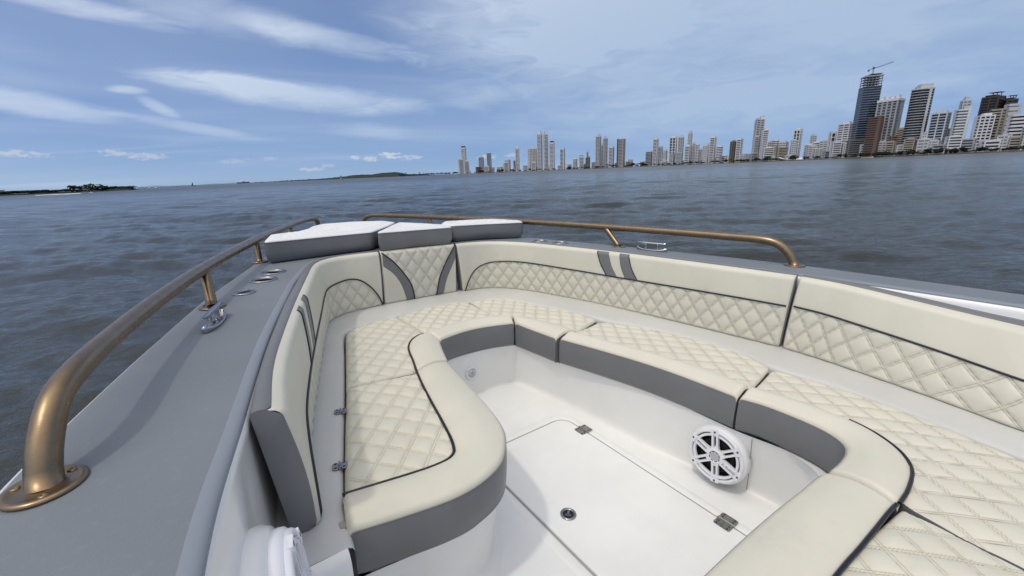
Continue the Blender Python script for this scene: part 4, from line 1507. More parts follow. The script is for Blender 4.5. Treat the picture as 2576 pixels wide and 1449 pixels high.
def palm(az_, D, h, label, group, z=1.6):
    e = bpy.data.objects.new('palm_tree', None)
    COL.objects.link(e)
    e.location = pol(az_, D, z)
    e.rotation_euler.z = random.uniform(0, 6.28)
    tag(e, label, 'palm tree', group)
    t = link(bpy.data.objects.new('trunk', TRUNK), e)
    t.scale = (h * .10, h * .10, h * .92)
    c = link(bpy.data.objects.new('fronds', PALM), e)
    c.location.z = h * .9
    c.scale = (h * .26,) * 3


# island trees and scrub
for az_, w, h in [(-45.24, 4.2, 4.0), (-44.83, 2.6, 3.2), (-44.27, 4.6, 4.6), (-43.95, 3.2, 3.0), (-43.45, 6.0, 2.7), (-43.1, 4.2, 3.0), (-42.46, 6.5, 2.2), (-42.08, 5.5, 2.2), (-41.6, 5.5, 1.6)]:
    tree(az_, 456, w * 1.8, h * 1.25, 'dark tree on the low island at the far left, behind the small canopied boat', 'trees on the island', .9)
for i, az_ in enumerate(np.linspace(-52.0, -41.3, 36)):
    tree(az_ + random.uniform(-.12, .12), 451 + random.uniform(0, 6), random.uniform(6.0, 9.0), random.uniform(2.0, 3.2), 'low dark bush along the edge of the left island', 'bushes along the island edge', .3, 0)
# palms and trees on the spit left of the first tower
for az_, h in [(-13.26, 20), (-11.46, 19), (-11.0, 15), (-10.3, 15), (-9.95, 14), (-8.6, 13), (-12.3, 13)]:
    palm(az_, 2380 - (az_ + 13) * 40, h, 'tall palm on the wooded spit left of the stepped tower', 'palms on the spit')
for i, az_ in enumerate(np.linspace(-14.0, -6.3, 26)):
    D = float(np.interp(az_, [-14, -6], [2440, 2085]))
    tree(az_ + random.uniform(-.1, .1), D + random.uniform(0, 40), random.uniform(12, 20), random.uniform(8, 13), 'dark tree on the wooded spit left of the stepped tower', 'trees on the spit')


def shore_d(az_):
    a = np.degrees(np.arctan2(SH[:, 0], SH[:, 1]))
    return float(np.interp(az_, a, np.linalg.norm(SH, axis=1)))


SEG = [(-5.9, 1.6, 9, 'between the stepped tower and the needle tower'), (1.6, 6.9, 9, 'by the feet of the twin towers'), (7.0, 14.5, 14, 'between the navy strip tower and the pinkish slab'),
       (15.3, 18.2, 8, 'right of the pinkish slab tower'), (18.5, 27.5, 14, 'below the middle cluster of white towers'), (27.6, 34.8, 22, 'around the white canopy roof'),
       (34.9, 40.2, 12, 'below the stepped white complex'), (40.4, 44.0, 14, 'in front of the brick red and beige towers'), (44.1, 51.0, 20, 'at the right end of the waterfront')]
for a0, a1, n_, wh in SEG:
    for i in range(n_):
        az_ = a0 + (a1 - a0) * (i + random.uniform(.1, .9)) / n_
        D = shore_d(az_) + random.uniform(8, 16)
        big_ = random.random() < .35
        h = random.uniform(8, 13) * (1.0 if big_ else .62) * (D / 1500) ** .4
        tree(az_, D, h * random.uniform(1.3, 2.0), h, 'dark green waterfront tree ' + wh, 'waterfront trees')
for az_, w, h in [(16.27, 22, 13), (17.45, 24, 12), (31.2, 20, 11), (33.75, 24, 10), (41.2, 14, 8.5), (42.4, 15, 8.5), (44.4, 16, 9), (45.1, 14, 8)]:
    tree(az_, shore_d(az_) + 9, w, h * 1.2, 'big round dark tree standing out on the waterfront', 'big round waterfront trees')

# ------------------------------------------------------------------ skyline
UNIT = {}


def unit(mat):
    if mat not in UNIT:
        V, F = box(0, 0, .5, 1, 1, 1)
        UNIT[mat] = new_mesh('block', V, F, mat, smooth=False)
    return UNIT[mat]


def unit_round(mat):
    k = 'r_' + mat
    if k not in UNIT:
        V, F = lathe([(.5, 0), (.5, 1)], 20)
        UNIT[k] = new_mesh('round_block', V, F, mat, smooth=False)
    return UNIT[k]


def blk(parent, name, mat, x, y, z, sx, sy, sz, rnd=False):
    o = link(bpy.data.objects.new(name, unit_round(mat) if rnd else unit(mat)), parent)
    o.location = (x, y, z)
    o.scale = (sx, sy, sz)
    return o


STY = {  # wall, glass, floor pitch, band share, piers, round, roof
    'white': ('w_white', 'g_dark', 5.2, .46, 2, 0, 'box'), 'cap': ('w_white', 'g_dark', 5.2, .52, 2, 0, 'darkcap'), 'lilac': ('w_lilac', 'g_grey', 5.2, .35, 4, 0, 'box'),
    'brown': ('w_brown', 'g_black', 5.0, .45, 2, 0, None), 'grey': ('w_grey', 'g_dark', 4.8, .42, 2, 0, None), 'plain': ('w_pale', 'g_grey', 5.2, .66, 3, 0, 'box'),
    'green': ('w_white', 'g_green', 5.6, .46, 2, 0, 'capbox'), 'stripe': ('w_white', 'g_grey', 6.5, .38, 6, 0, 'box'), 'navy': ('w_white', 'g_navy', 5.4, .40, 1, 0, 'fin'),
    'round': ('w_white', 'g_dark', 5.2, .50, 0, 1, 'box'), 'capred': ('w_white', 'g_dark', 5.2, .50, 2, 0, 'redcap'), 'khaki': ('w_khaki', 'g_black', 5.0, .55, 2, 0, 'chimney'),
    'grey2': ('w_pale', 'g_dark', 4.9, .46, 3, 0, 'box'), 'pink': ('w_pink', 'g_grey', 5.4, .52, 1, 0, 'brownside'), 'green2': ('w_pale', 'g_green', 4.6, .48, 2, 0, None),
    'recess': ('w_white', 'g_dark', 9.0, .20, 3, 0, 'box'), 'punch': ('w_pale', 'g_dark', 5.2, .55, 5, 0, 'box'), 'dark': ('w_khaki', 'g_dark', 4.8, .30, 3, 0, 'box'),
    'steps': ('w_pale', 'g_dark', 4.8, .45, 3, 0, 'steps'), 'beige': ('w_beige', 'g_black', 4.4, .52, 2, 0, 'box'), 'white2': ('w_white', 'g_dark', 5.0, .50, 3, 0, 'box'),
    'blue': ('w_grey', 'g_blue', 4.9, .13, 0, 0, 'open'), 'grey3': ('w_dgrey', 'g_black', 4.4, .48, 2, 0, None), 'brick': ('w_brick', 'g_black', 4.6, .52, 1, 0, 'brickside'),
    'stripe2': ('w_grey', 'g_grey', 5.6, .26, 5, 0, 'ornate'), 'darkround': ('w_pale', 'g_black', 4.9, .20, 1, 1, 'capbox2'), 'navy2': ('w_pale', 'g_navy', 5.0, .26, 3, 0, 'box'),
    'green3': ('w_white', 'g_green', 5.0, .48, 1, 0, 'fin'), 'darkb': ('w_umber', 'g_black', 5.0, .34, 3, 0, 'frame'), 'mix': ('w_white', 'g_black', 5.2, .42, 4, 0, 'box'),
    'brown2': ('w_beige', 'g_black', 4.8, .46, 1, 0, 'brownside'), 'slabw': ('w_pale', 'g_grey', 8.0, .80, 1, 0, None), 'bandw': ('w_white', 'g_black', 5.6, .52, 1, 0, None)}


def tower(x, y, w, h, sty, label, n_name='apartment_tower'):
    wall_, gl, pitch, share, piers, rnd, roof = STY[sty]
    low = h < 45
    e = bpy.data.objects.new('apartment_block' if low else 'apartment_tower', None)
    COL.objects.link(e)
    e.location = (x, y, 2.0)
    face = math.atan2(-x, -y)
    th = math.radians(random.choice((-1, 1)) * random.uniform(10, 24))
    e.rotation_euler.z = -face + math.pi + th
    tag(e, label, 'building', 'buildings of the waterfront skyline')
    d = min(max(w * .8, 10), 26)
    wf = w * .98 if rnd else (w - d * abs(math.sin(th))) / math.cos(th) * 1.0
    wf = max(wf, w * .6)
    h = h - 2.0
    hb = h * (.93 if roof in ('box', 'darkcap', 'redcap', 'capbox', 'ornate', 'steps', 'capbox2', 'frame') and h > 30 else 1.0)
    if roof == 'chimney':
        hb = h
    if roof == 'open':
        hb = h
    glass_h = hb * (.88 if roof == 'open' else 1.0)
    blk(e, 'body', gl, 0, 0, 0, wf, d, glass_h - .3, rnd)
    n = max(3, int(round(hb / pitch)))
    p = hb / n
    ov = 1.1
    steps_ = roof == 'steps'
    for i in range(n + 1):
        z = i * p - p * share * .5
        sx = wf + ov
        if steps_ and i > n * .78:
            sx *= .86
        hh = p * share if i < n else p * .5
        blk(e, 'floor_band', wall_, 0, 0, max(z, -.2), sx, d + ov, hh, rnd)
    # piers split each floor band into window openings
    pw = max(.9, wf * .055)
    if piers == 1:
        xs = [wf * .36]
    elif piers == 0:
        xs = []
    else:
        xs = list(np.linspace(-wf / 2 + pw * .3, wf / 2 - pw * .3, piers))
    for q in xs:
        ww = pw * (2.6 if sty in ('recess', 'slabw') else (2.2 if piers == 1 else 1.5))
        if not rnd:
            for sgn in (-1, 1):
                blk(e, 'pier', wall_, q, sgn * (d / 2), 0, ww, ov + 1.0, hb - .4)
        else:
            blk(e, 'pier', wall_, q * .6, -d * .42, 0, ww, 3.0, hb - .4)
    if not rnd and sty not in ('blue', 'darkb', 'navy2', 'dark', 'grey3', 'brick'):
        blk(e, 'core_wall', wall_, wf / 2 - .3, d * .18, 0, 1.8, d * .45, hb - .2)
        blk(e, 'core_wall', wall_, -wf / 2 + .3, d * .18, 0, 1.8, d * .45, hb - .2)
    t = h - hb
    if roof in ('box', 'capbox', 'capbox2'):
        blk(e, 'roof_house', wall_, wf * .06, 0, hb + .3, wf * .55, d * .6, max(t, 2.2))
        blk(e, 'roof_tank', 'w_grey', -wf * .28, 0, hb + .3, wf * .16, d * .25, max(t * .6, 1.6))
    if roof == 'capbox':
        blk(e, 'parapet', wall_, 0, 0, hb - 3.2, wf + 1.6, d + 1.6, 4.2)
    if roof in ('darkcap', 'redcap'):
        blk(e, 'cap', 'w_red' if roof == 'redcap' else 'g_black', 0, 0, hb + .5, wf * .82, d * .82, t * .75)
        blk(e, 'roof_slab', wall_, 0, 0, hb + .5 + t * .75, wf * .92, d * .92, t * .2)
        blk(e, 'parapet', wall_, 0, 0, hb - 3.5, wf + 1.6, d + 1.6, 4.4)
    if roof == 'fin':
        blk(e, 'fin', wall_, wf * .36, 0, 0, wf * .2, d * 1.12, hb + 6)
    if roof == 'chimney':
        blk(e, 'shaft', 'w_khaki', -wf * .12, 0, hb, wf * .36, wf * .36, h * .52)
        blk(e, 'shaft_head', 'w_white', -wf * .12, 0, hb + h * .52, wf * .5, wf * .5, 5)
        blk(e, 'roof_house', 'w_khaki', wf * .25, 0, hb, wf * .3, d * .5, 6)
    if roof in ('brownside', 'brickside'):
        m_ = 'w_umber' if roof == 'brownside' else 'w_brick'
        blk(e, 'side_wall', m_, (wf / 2 if roof == 'brickside' else -wf / 2), 0, 0, wf * .16, d * 1.12, hb + 2.5)
    if roof == 'ornate':
        blk(e, 'crown', 'w_white', 0, 0, hb - 2, wf + 3, d + 3, 4.5)
        for q in (-.38, -.15, .12, .36):
            blk(e, 'turret', 'w_white', wf * q, 0, hb + 2.5, wf * .12, d * .5, t * random.uniform(.5, .9))
    if roof == 'steps':
        blk(e, 'top_block', 'w_white', wf * .22, 0, hb, wf * .4, d * .6, t)
        blk(e, 'cantilever', 'w_grey', wf * .28, 0, hb + t, wf * .5, d * .6, 1.2)
        blk(e, 'top_block', 'w_grey', -wf * .25, 0, hb, wf * .35, d * .6, t * .5)
        blk(e, 'annex', 'w_pale', -wf * .32, -d * .3, 0, wf * .5, d * .9, hb * .62)
        for i in range(int(hb * .62 / p)):
            blk(e, 'annex_opening', 'g_dark', -wf * .32, -d * .3 - .3, i * p + p * .45, wf * .44, d * .9, p * .42)
    if roof == 'open':
        for q in np.linspace(-.46, .46, 6):
            blk(e, 'column', 'w_dgrey', wf * q, -d * .46, glass_h, 1.0, 1.0, hb - glass_h)
            blk(e, 'column', 'w_dgrey', wf * q, d * .46, glass_h, 1.0, 1.0, hb - glass_h)
        blk(e, 'lift_core', 'w_dgrey', 0, 0, glass_h, wf * .35, d * .4, hb - glass_h + 5)
        blk(e, 'roof_slab', 'w_dgrey', wf * .12, 0, hb + 4.6, wf * .7, d * .9, .8)
        for q in (-.46, -.1, .22):
            blk(e, 'panel_strip', 'g_navy', wf * q, 0, 0, wf * .10, d + .9, glass_h)
    if roof == 'frame':
        blk(e, 'roof_house', 'g_black', -wf * .1, 0, hb, wf * .6, d * .7, t * .6)
        for q in (-.1, .15, .4):
            blk(e, 'frame_post', 'w_umber', wf * q, 0, hb, .9, .9, t + 1)
        blk(e, 'frame_slab', 'w_umber', wf * .1, 0, hb + t + .6, wf * .7, d * .7, .9)
    if low and h > 12:
        blk(e, 'entrance_storey', 'w_dgrey', 0, 0, 0, wf * 1.04, d * 1.1, 2.6)
    return e


SKYLINE = [
    (-222.0, 2090.6, 25.3, 72.8, 'white', 'short left wing of the stepped white tower farthest left on the waterfront'),
    (-194.7, 2081.6, 26.4, 62.4, 'white', 'lower right wing beside the stepped white tower farthest left on the waterfront'),
    (-207.3, 2114.4, 24.6, 131.2, 'cap', 'stepped white tower farthest left on the waterfront, with small crown'),
    (-121.5, 2063.9, 24.3, 76.9, 'lilac', 'slim lilac grey tower, second from the left end of the skyline'),
    (-136.8, 2050.3, 24.3, 28.8, 'brown', 'low brown block at the foot of the slim lilac grey tower'),
    (-82.5, 2045.0, 20.4, 88.9, 'grey', 'flat topped grey tower, third from the left end of the skyline'),
    (-95.2, 2030.1, 25.9, 32.2, 'white', 'low white block at the foot of the flat topped grey tower'),
    (-34.7, 1998.1, 27.4, 24.1, 'white', 'low white block left of the short banded block, by dark trees'),
    (-6.2, 1982.8, 23.5, 44.7, 'white', 'short white banded block with flat roof, left of the needle tower'),
    (4.4, 2037.0, 26.0, 58.6, 'plain', 'pale plain block rising behind the short white banded block'),
    (35.1, 1983.8, 10.1, 49.0, 'grey', 'narrow grey block tucked behind the needle tower'),
    (49.2, 1951.1, 16.9, 109.4, 'green', 'needle thin white tower with green glass bands'),
    (115.4, 1938.7, 42.7, 101.8, 'stripe', 'wide white block with vertical stripes left of the twin towers'),
    (119.5, 1903.6, 23.2, 38.7, 'white', 'low white block in front of the wide striped block'),
    (145.7, 1889.2, 21.6, 164.4, 'green', 'left one of the tall white twin towers with glass bands'),
    (170.5, 1875.6, 20.8, 162.2, 'green', 'right one of the tall white twin towers with glass bands'),
    (195.9, 1860.9, 21.7, 121.4, 'cap', 'white tower with dark cap just right of the twin towers'),
    (238.3, 1835.4, 20.8, 83.4, 'navy', 'white tower with navy glass strip, standing alone right of the dark capped tower'),
    (263.0, 1819.8, 20.5, 21.5, 'white', 'low white terraced block left of the small round grey tower'),
    (289.4, 1824.4, 18.4, 44.5, 'round', 'small round grey white tower with antenna'),
    (309.2, 1789.1, 18.6, 55.1, 'capred', 'small white tower with dark red cap'),
    (332.9, 1772.4, 17.8, 44.3, 'khaki', 'khaki brown block carrying a thin chimney like tower'),
    (369.6, 1744.4, 20.9, 130.3, 'grey2', 'left tower of the three close pale grey towers'),
    (390.9, 1773.9, 8.2, 95.7, 'white', 'thin white slice of a tower behind the close grey towers'),
    (393.4, 1725.6, 18.2, 120.5, 'grey2', 'middle tower of the three close pale grey towers'),
    (413.9, 1709.3, 20.2, 82.0, 'white', 'shorter white right tower of the three close pale towers'),
    (445.7, 1682.0, 29.4, 104.5, 'pink', 'broad pinkish beige slab tower with brown left side'),
    (484.1, 1685.9, 17.8, 28.2, 'plain', 'small stepped pale block between dark round trees'),
    (529.3, 1605.5, 23.7, 51.1, 'grey', 'low grey block left of the slim white banded tower'),
    (546.0, 1586.7, 19.0, 100.0, 'white', 'slim white banded tower with comb like roof edge'),
    (566.7, 1591.5, 14.5, 71.0, 'grey2', 'grey tower leaning on the right of the slim white banded tower'),
    (582.7, 1587.8, 12.8, 56.5, 'plain', 'short pale block right of the grey tower'),
    (590.4, 1539.6, 18.9, 41.8, 'green2', 'left one of two low greenish banded blocks'),
    (607.2, 1519.5, 23.2, 42.9, 'green2', 'right one of two low greenish banded blocks'),
    (604.3, 1574.9, 24.5, 102.2, 'recess', 'broad white slab tower with two dark vertical recesses'),
    (623.6, 1552.1, 18.8, 101.0, 'grey2', 'pale banded tower right of the slab with dark recesses'),
    (655.5, 1553.7, 13.7, 115.6, 'punch', 'tall pale tower with punched windows rising behind the cluster'),
    (626.6, 1494.0, 20.1, 65.6, 'white', 'white banded tower in front of the punched window tower'),
    (646.1, 1496.6, 15.0, 74.0, 'plain', 'pale flat roofed tower with overhanging roof slab'),
    (650.6, 1476.2, 11.6, 68.7, 'white', 'narrow white tower right of the overhanging roof slab'),
    (662.5, 1475.7, 11.6, 51.6, 'grey2', 'short grey tower in the gap of the white cluster'),
    (662.5, 1444.9, 14.4, 62.5, 'stripe', 'white ribbed tower left of the tall sloped roof tower'),
    (685.9, 1471.4, 11.4, 67.7, 'plain', 'pale sliver of a tower behind the sloped roof tower'),
    (676.7, 1421.9, 18.6, 87.3, 'white', 'tall white banded tower with sloped roof'),
    (690.5, 1402.7, 18.8, 56.0, 'round', 'rounded white banded tower right of the sloped roof tower'),
    (702.4, 1386.2, 11.8, 23.8, 'white', 'low white terraced block right of the rounded tower'),
    (712.9, 1363.8, 16.5, 68.5, 'dark', 'olive grey glass tower left of the wavy banded tower'),
    (723.0, 1344.8, 17.0, 73.7, 'white', 'white wavy banded tower right of the olive grey glass tower'),
    (756.8, 1358.2, 29.4, 24.9, 'plain', 'long low pale building at the foot of the big stepped tower'),
    (750.1, 1297.4, 24.6, 128.1, 'steps', 'tallest pale stepped tower in the middle of the waterfront'),
    (748.5, 1261.4, 17.1, 93.2, 'white', 'white banded tower leaning on the right of the tallest stepped tower'),
    (777.2, 1278.0, 12.0, 57.8, 'plain', 'pale block behind the long white low building'),
    (782.0, 1260.6, 17.6, 61.8, 'round', 'rounded pale block behind the beige low building'),
    (794.9, 1242.8, 20.1, 54.7, 'plain', 'pale terraced block above the white canopy roof'),
    (750.2, 1243.2, 31.2, 40.0, 'white', 'long low white building below the tallest stepped tower'),
    (762.0, 1199.6, 33.0, 38.0, 'beige', 'beige low banded building left of the white canopy roof'),
    (785.8, 1185.2, 12.1, 56.3, 'plain', 'pale narrow block in front of the lone pale tower'),
    (813.5, 1215.1, 17.0, 85.8, 'recess', 'lone slim pale tower with a tall recess above the canopy roof'),
    (835.6, 1182.4, 11.6, 67.2, 'plain', 'small pale tower rising behind the stepped white complex'),
    (790.0, 1128.8, 18.6, 40.4, 'white', 'left half of the stepped white complex with dark windows'),
    (798.3, 1115.8, 17.4, 44.9, 'white', 'right half of the stepped white complex with dark windows'),
    (806.8, 1098.2, 18.3, 47.8, 'plain', 'pale rear block of the stepped white complex'),
    (795.2, 1055.5, 17.9, 64.8, 'recess', 'small white tower with dark corners and pointed ornament'),
    (800.7, 1028.8, 26.0, 82.8, 'white2', 'wide white tower left of the blue glass tower'),
    (801.6, 980.6, 33.5, 168.0, 'blue', 'dark blue glass tower under construction with open top floors'),
    (787.0, 1016.0, 18.9, 35.7, 'beige', 'low beige banded building below the wide white tower'),
    (786.9, 976.7, 29.2, 38.0, 'grey3', 'low dark grey banded building at the foot of the blue tower'),
    (782.4, 928.3, 23.9, 80.7, 'brick', 'brick red tower with balconies in front of the blue tower'),
    (816.5, 938.4, 36.4, 122.1, 'stripe2', 'big grey green ribbed tower with ornate white crown'),
    (814.0, 912.5, 10.9, 40.8, 'brown', 'low brown block between the brick tower and beige block'),
    (825.1, 908.5, 15.0, 57.1, 'beige', 'beige banded block right of the grey green ribbed tower'),
    (830.0, 885.1, 30.7, 134.6, 'darkround', 'tall black glass tower with pale bands and rounded front'),
    (835.4, 863.3, 10.6, 46.4, 'plain', 'short pale block at the right foot of the black glass tower'),
    (846.2, 853.8, 24.0, 81.9, 'navy2', 'pale tower with dark navy glass corners'),
    (875.0, 861.4, 10.3, 48.1, 'grey', 'grey block behind the navy cornered tower'),
    (856.4, 824.3, 18.7, 78.4, 'green3', 'white tower with greenish balconies and a tall fin'),
    (905.9, 870.2, 13.0, 106.8, 'plain', 'far pale tower rising behind the tower with a tall fin'),
    (924.7, 838.7, 26.1, 107.4, 'darkb', 'dark unfinished tower at the right with open roof frame'),
    (938.8, 821.8, 15.5, 99.0, 'darkb', 'second dark tower right of the open roof frame'),
    (866.4, 792.6, 21.5, 68.4, 'mix', 'white and black chequered tower at the right'),
    (885.2, 788.6, 18.8, 73.3, 'brown2', 'brown balconied tower between the chequered and the white banded towers'),
    (910.9, 791.5, 17.5, 81.8, 'slabw', 'plain white slab wall tower behind the banded tower at the right edge'),
    (869.4, 741.2, 21.9, 58.9, 'bandw', 'white tower with bold dark bands cut by the right edge')
]
# low blocks that fill the foot of the skyline
for i, a_ in enumerate(np.concatenate([np.linspace(-5.0, 17.5, 16), np.linspace(19.0, 33.0, 14), np.linspace(35.2, 50.4, 22)])):
    D_ = shore_d(a_) + random.uniform(45, 75)
    p_ = pol(a_ + random.uniform(-.2, .2), D_)
    tower(float(p_[0]), float(p_[1]), random.uniform(15, 27), random.uniform(12, 26) if a_ < 35 else random.uniform(16, 40), random.choice(('plain', 'white', 'beige', 'grey', 'plain', 'green2')),
          'low block filling the foot of the skyline ' + ('left of the middle cluster' if a_ < 18 else ('below the middle cluster' if a_ < 34 else 'among the big towers at the right')))
for x, y, w, h, sty, label in SKYLINE:
    e = tower(x, y, w * (1.14 if x > 783 else 1.0), h, sty, label)
    if sty == 'blue':
        blue_e, blue_h, blue_w = e, h, w

# tower crane on the unfinished blue tower
ct = Thing('tower_crane', 'thin tower crane on top of the unfinished blue glass tower', 'crane', tuple(np.array(blue_e.location) + np.array([0, 0, blue_h + 1])), boat=False)
L0 = ct.loc


def lattice(P0, P1, wd, nm):
    P0, P1 = np.asarray(P0, float), np.asarray(P1, float)
    ax = (P1 - P0) / np.linalg.norm(P1 - P0)
    u = np.cross(ax, (0, 1, .01)); u /= np.linalg.norm(u)
    v = np.cross(ax, u)
    pr = []
    C4 = [(-1, -1), (1, -1), (1, 1), (-1, 1)]
    for a, b_ in C4:
        o = (u * a + v * b_) * wd / 2
        pr.append(tube(np.array([P0 + o, P1 + o]), .20, 4))
    n = int(np.linalg.norm(P1 - P0) / (wd * 1.6))
    for i in range(n):
        for j in range(4):
            a, b_ = C4[j], C4[(j + 1) % 4]
            p = P0 + (P1 - P0) * i / n + (u * a[0] + v * a[1]) * wd / 2
            q = P0 + (P1 - P0) * (i + 1) / n + (u * b_[0] + v * b_[1]) * wd / 2
            pr.append(tube(np.array([p, q]), .12, 4))
    V, F = join(pr)
    ct.part(nm, V, F, 'crane_red', smooth=False)


sd = np.array([math.cos(math.radians(-39)), math.sin(math.radians(-39)), 0])
lattice(L0, L0 + (0, 0, 15), 1.8, 'mast')
lattice(L0 + (0, 0, 14), L0 + sd * 31 + (0, 0, 22), 1.5, 'jib')
lattice(L0 + (0, 0, 14), L0 - sd * 9 + (0, 0, 12.5), 1.5, 'counter_jib')
V, F = box(*(L0 - sd * 8 + (0, 0, 11)), 3, 2, 3)
ct.part('counterweight', V, F, 'w_dgrey', smooth=False)
V, F = box(*(L0 + (0, 0, 15.5)), 3.2, 3, 3)
ct.part('cab', V, F, 'crane_red', smooth=False)

# long white canopy roof, tent and pavilion on the shore
p0_, p1_ = pol(32.3, shore_d(33.2) + 30), pol(34.05, shore_d(33.2) + 24)
cn = Thing('canopy_roof', 'long white wing shaped canopy roof among dark trees', 'canopy', tuple((p0_ + p1_) / 2), boat=False)
t_ = np.linspace(0, 1, 12)
mid = p0_ * (1 - t_[:, None]) + p1_ * t_[:, None]
dep = np.array([.55, .83, 0]) * 14
zt_ = 10.5 - 7 * np.sin(math.pi * t_) ** .8 * .7
V, F = loft([mid - dep + np.column_stack([t_ * 0, t_ * 0, zt_ - 1.5]), mid + np.column_stack([t_ * 0, t_ * 0, zt_ + .6]), mid + dep + np.column_stack([t_ * 0, t_ * 0, zt_ - 1.0]), mid + dep * .98 + np.column_stack([t_ * 0, t_ * 0, zt_ - 1.5]), mid - dep + np.column_stack([t_ * 0, t_ * 0, zt_ - 2.0])])
cn.part('roof', V, F, 'w_white')
for k in range(0, 12, 3):
    V, F = tube(np.array([mid[k] + (0, 0, 1), mid[k] + (0, 0, zt_[k] - .6)]), .5, 6)
    cn.part('post', V, F, 'w_grey')
tp = pol(34.36, shore_d(34.36) + 4, 1.6)
tn = Thing('event_tent', 'small white peaked tent at the water edge right of the canopy roof', 'tent', tuple(tp), boat=False)
a = np.linspace(0, 2 * math.pi, 13)[:-1]
V = [tp + (10.5 * math.cos(q), 9 * math.sin(q), 0) for q in a] + [tp + (10 * math.cos(q), 8.5 * math.sin(q), 2.6 + 1.0 * (i % 3 == 0)) for i, q in enumerate(a)] + [tp + (5 * math.cos(q), 4.2 * math.sin(q), 4.0) for q in a] + [tp + (1 * math.cos(q), 1 * math.sin(q), 6.2) for q in a]
F = grid_faces(4, 12, wrap_v=True) + [tuple(range(36, 48))]
tn.part('tent_roof', V, F, 'w_white', smooth=False)
pp_ = pol(45.95, shore_d(45.95) + 16, 1.6)
pv = Thing('pavilion', 'low white flat roofed pavilion with dark openings below the finned tower', 'pavilion', tuple(pp_), boat=False)
pv.o.rotation_euler.z = math.radians(-46)


def pbox(T, nm, m_, *a):
    V, F = box(*a)
    me = new_mesh(nm, V, F, m_, smooth=False)
    return link(bpy.data.objects.new(nm, me), T.o)


pbox(pv, 'wall', 'g_black', 0, 0, 3.5, 17, 9, 7)
pbox(pv, 'roof', 'w_white', 0, 0, 8.0, 20, 12, 1.6)
for q in (-9.2, -3.5, 2.5, 9.2):
    pbox(pv, 'column', 'w_white', q, -5.2, 3.6, 1.0, 1.0, 7.2)


# ------------------------------------------------------------------ small craft, monument, island house
def small_boat(az_, D, L, label, heading, canopy=False, cabin=False, col='boat_white', mast=False, name='small_boat'):
    p = pol(az_, D, 0)
    T = Thing(name, label, 'boat', tuple(p), boat=False)
    T.o.rotation_euler.z = heading
    t = np.linspace(-1, 1, 11)
    hw = L * .16 * np.clip(1 - np.clip(t, 0, 1) ** 2.2, .02, 1)
    sh_ = L * .085 * (1 + .5 * np.clip(t, 0, 1) ** 2)
    X = t * L / 2
    R = [np.column_stack([X, -hw, sh_]), np.column_stack([X, -hw * .75, sh_ * 0]), np.column_stack([X, hw * 0, sh_ * 0 - L * .03]), np.column_stack([X, hw * .75, sh_ * 0]), np.column_stack([X, hw, sh_]), np.column_stack([X, hw * 0, sh_ * .75]), np.column_stack([X, -hw, sh_])]
    V, F = loft(R)
    F = F + [tuple(range(6))]
    def ad(nm, V, F, m_):
        return link(bpy.data.objects.new(nm, new_mesh(nm, V, F, m_, smooth=False)), T.o)
    ad('hull', V, F, col)
    if cabin:
        V, F = bbox_bevel(L * .38, L * .22, L * .16, L * .03)
        ad('cabin', V + (-.05 * L, 0, L * .07), F, 'boat_white')
        V, F = box(.06 * L, 0, L * .16, L * .2, L * .225, L * .04)
        ad('cabin_window', V, F, 'boat_dark')
    if canopy:
        V, F = bbox_bevel(L * .42, L * .3, L * .03, L * .012)
        ad('canopy', V + (0, 0, L * .36), F, 'w_beige')
        for a_ in (-1, 1):
            for b_ in (-1, 1):
                V, F = tube(np.array([(a_ * L * .18, b_ * L * .12, L * .06), (a_ * L * .18, b_ * L * .12, L * .37)]), L * .010, 5)
                ad('canopy_post', V, F, 'w_grey')
        V, F = bbox_bevel(L * .14, L * .18, L * .17, L * .02)
        ad('console', V + (L * .02, 0, L * .06), F, 'boat_dark')
        V, F = bbox_bevel(L * .05, L * .05, L * .12, L * .01)
        ad('passenger_seat', V + (-L * .18, 0, L * .07), F, 'boat_dark')
    if mast:
        V, F = tube(np.array([(0, 0, 0), (0, 0, L * 1.1)]), L * .012, 5)
        ad('mast', V, F, 'w_grey')
        V, F = [(0, .01, L * .12), (0, .01, L * 1.05), (-L * .4, .05, L * .16), (0, -.03, L * .12), (0, -.03, L * 1.05), (-L * .4, .02, L * .16)], [(0, 1, 2), (5, 4, 3), (0, 2, 5, 3), (1, 4, 5, 2)]
        ad('sail', np.array(V), F, 'boat_dark')
    return T


small_boat(-44.42, 300, 5.2, 'small white motorboat with beige canopy leaving a white wake, far left', math.radians(0), canopy=True)
wk = np.linspace(0, 1, 60)
wa = -44.9 - 2.9 * wk
wc = np.array([pol(a_, 302 + 5 * k, .18) for a_, k in zip(wa, wk)])
nn = .30 * rng.uniform(.0, 1.0, 60) * (.5 + .6 * np.sin(math.pi * np.clip(wk * 1.1, 0, 1))) * (1 - wk * .6)
V, F = loft([wc + np.column_stack([0 * nn, -1.5 * nn, -.35 + 0 * nn]), wc + np.column_stack([0 * nn, -.6 * nn, .05 + .2 * nn]), wc + np.column_stack([0 * nn, .6 * nn, .05 + .25 * nn]), wc + np.column_stack([0 * nn, 1.5 * nn, -.35 + 0 * nn])])
o = bpy.data.objects.new('wake', new_mesh('wake', V, F, 'foam'))
COL.objects.link(o)
tag(o, 'white foam wake trailing behind the small canopied boat', 'wake', kind='stuff')
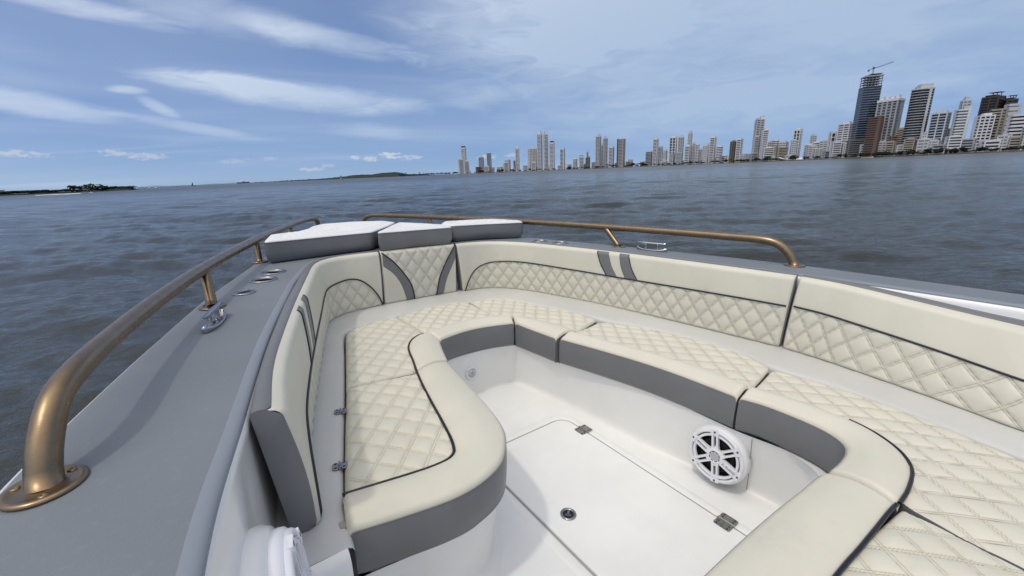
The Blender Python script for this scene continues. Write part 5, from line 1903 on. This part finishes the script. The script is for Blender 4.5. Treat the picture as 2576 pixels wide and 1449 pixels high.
for az_, D, L, lab, cab in [(-40.75, 620, 6.0, 'white cabin boat just right of the island tip', 1), (-40.2, 800, 4, 'tiny white boat, second right of the island tip', 0), (-39.8, 700, 5, 'small white boat, third right of the island tip', 1),
                            (-39.3, 640, 5.5, 'brightest small white boat right of the island tip', 1), (-37.5, 1500, 14, 'long low pale boat on the far left horizon', 0), (-6.9, 1990, 18, 'white cabin boat moored by the dark spit left of the stepped tower', 1),
                            (40.0, 1010, 17, 'long white motor launch by the shore below the brick red tower', 0)]:
    small_boat(az_, D, L, lab, math.radians(-az_ + random.uniform(-15, 15)), cabin=bool(cab))
small_boat(-36.2, 1100, 8, 'small dark sailing boat on the far left horizon', math.radians(50), mast=True, col='boat_dark')
small_boat(-31.6, 3800, 80, 'dark ship silhouette on the horizon left of the hill', math.radians(30), cabin=True, col='boat_dark', name='cargo_ship')

mp = pol(-21.15, 1500, 0)
mo = Thing('harbour_monument', 'pale pedestal with slender statue standing in the water before the hill', 'monument', tuple(mp), boat=False)
V, F = lathe([(7.5, -1), (7.0, 1.6), (5.0, 1.8), (4.4, 3)], 12)
mo.part('foundation', V + mp, F, 'w_dgrey', smooth=False)
V, F = lathe([(3.2, 2.8), (2.6, 9), (2.9, 9.4), (2.9, 10.2), (1.4, 10.4)], 8)
mo.part('pedestal', V + mp, F, 'w_khaki', smooth=False)
V, F = lathe([(1.2, 10.3), (1.25, 12), (.8, 13.4), (.95, 14.6), (.5, 15.3), (.55, 15.9), (.2, 16.4)], 10)
mo.part('statue', V + mp, F, 'w_pale')

hp = pol(-48.9, 470, 1.2)
hs_ = Thing('island_house', 'long low grey roofed building on the island at the far left edge', 'building', tuple(hp), boat=False)
hs_.o.rotation_euler.z = math.radians(45)
pbox(hs_, 'wall', 'w_dgrey', 0, 0, .8, 12, 4, 1.6)
pbox(hs_, 'roof', 'w_lilac', 0, 0, 1.75, 13.5, 5.2, .28)
pbox(hs_, 'upper_storey', 'w_beige', -7.2, 1, 1.9, 4.6, 3, 1.2)
pbox(hs_, 'upper_roof', 'w_lilac', -7.2, 1, 2.62, 5.4, 3.8, .25)
pbox(hs_, 'window', 'w_pale', 3.6, -2.05, .9, 1.0, .1, .6)
pbox(hs_, 'window', 'w_pale', -4.6, -2.05, .8, 1.0, .1, .6)
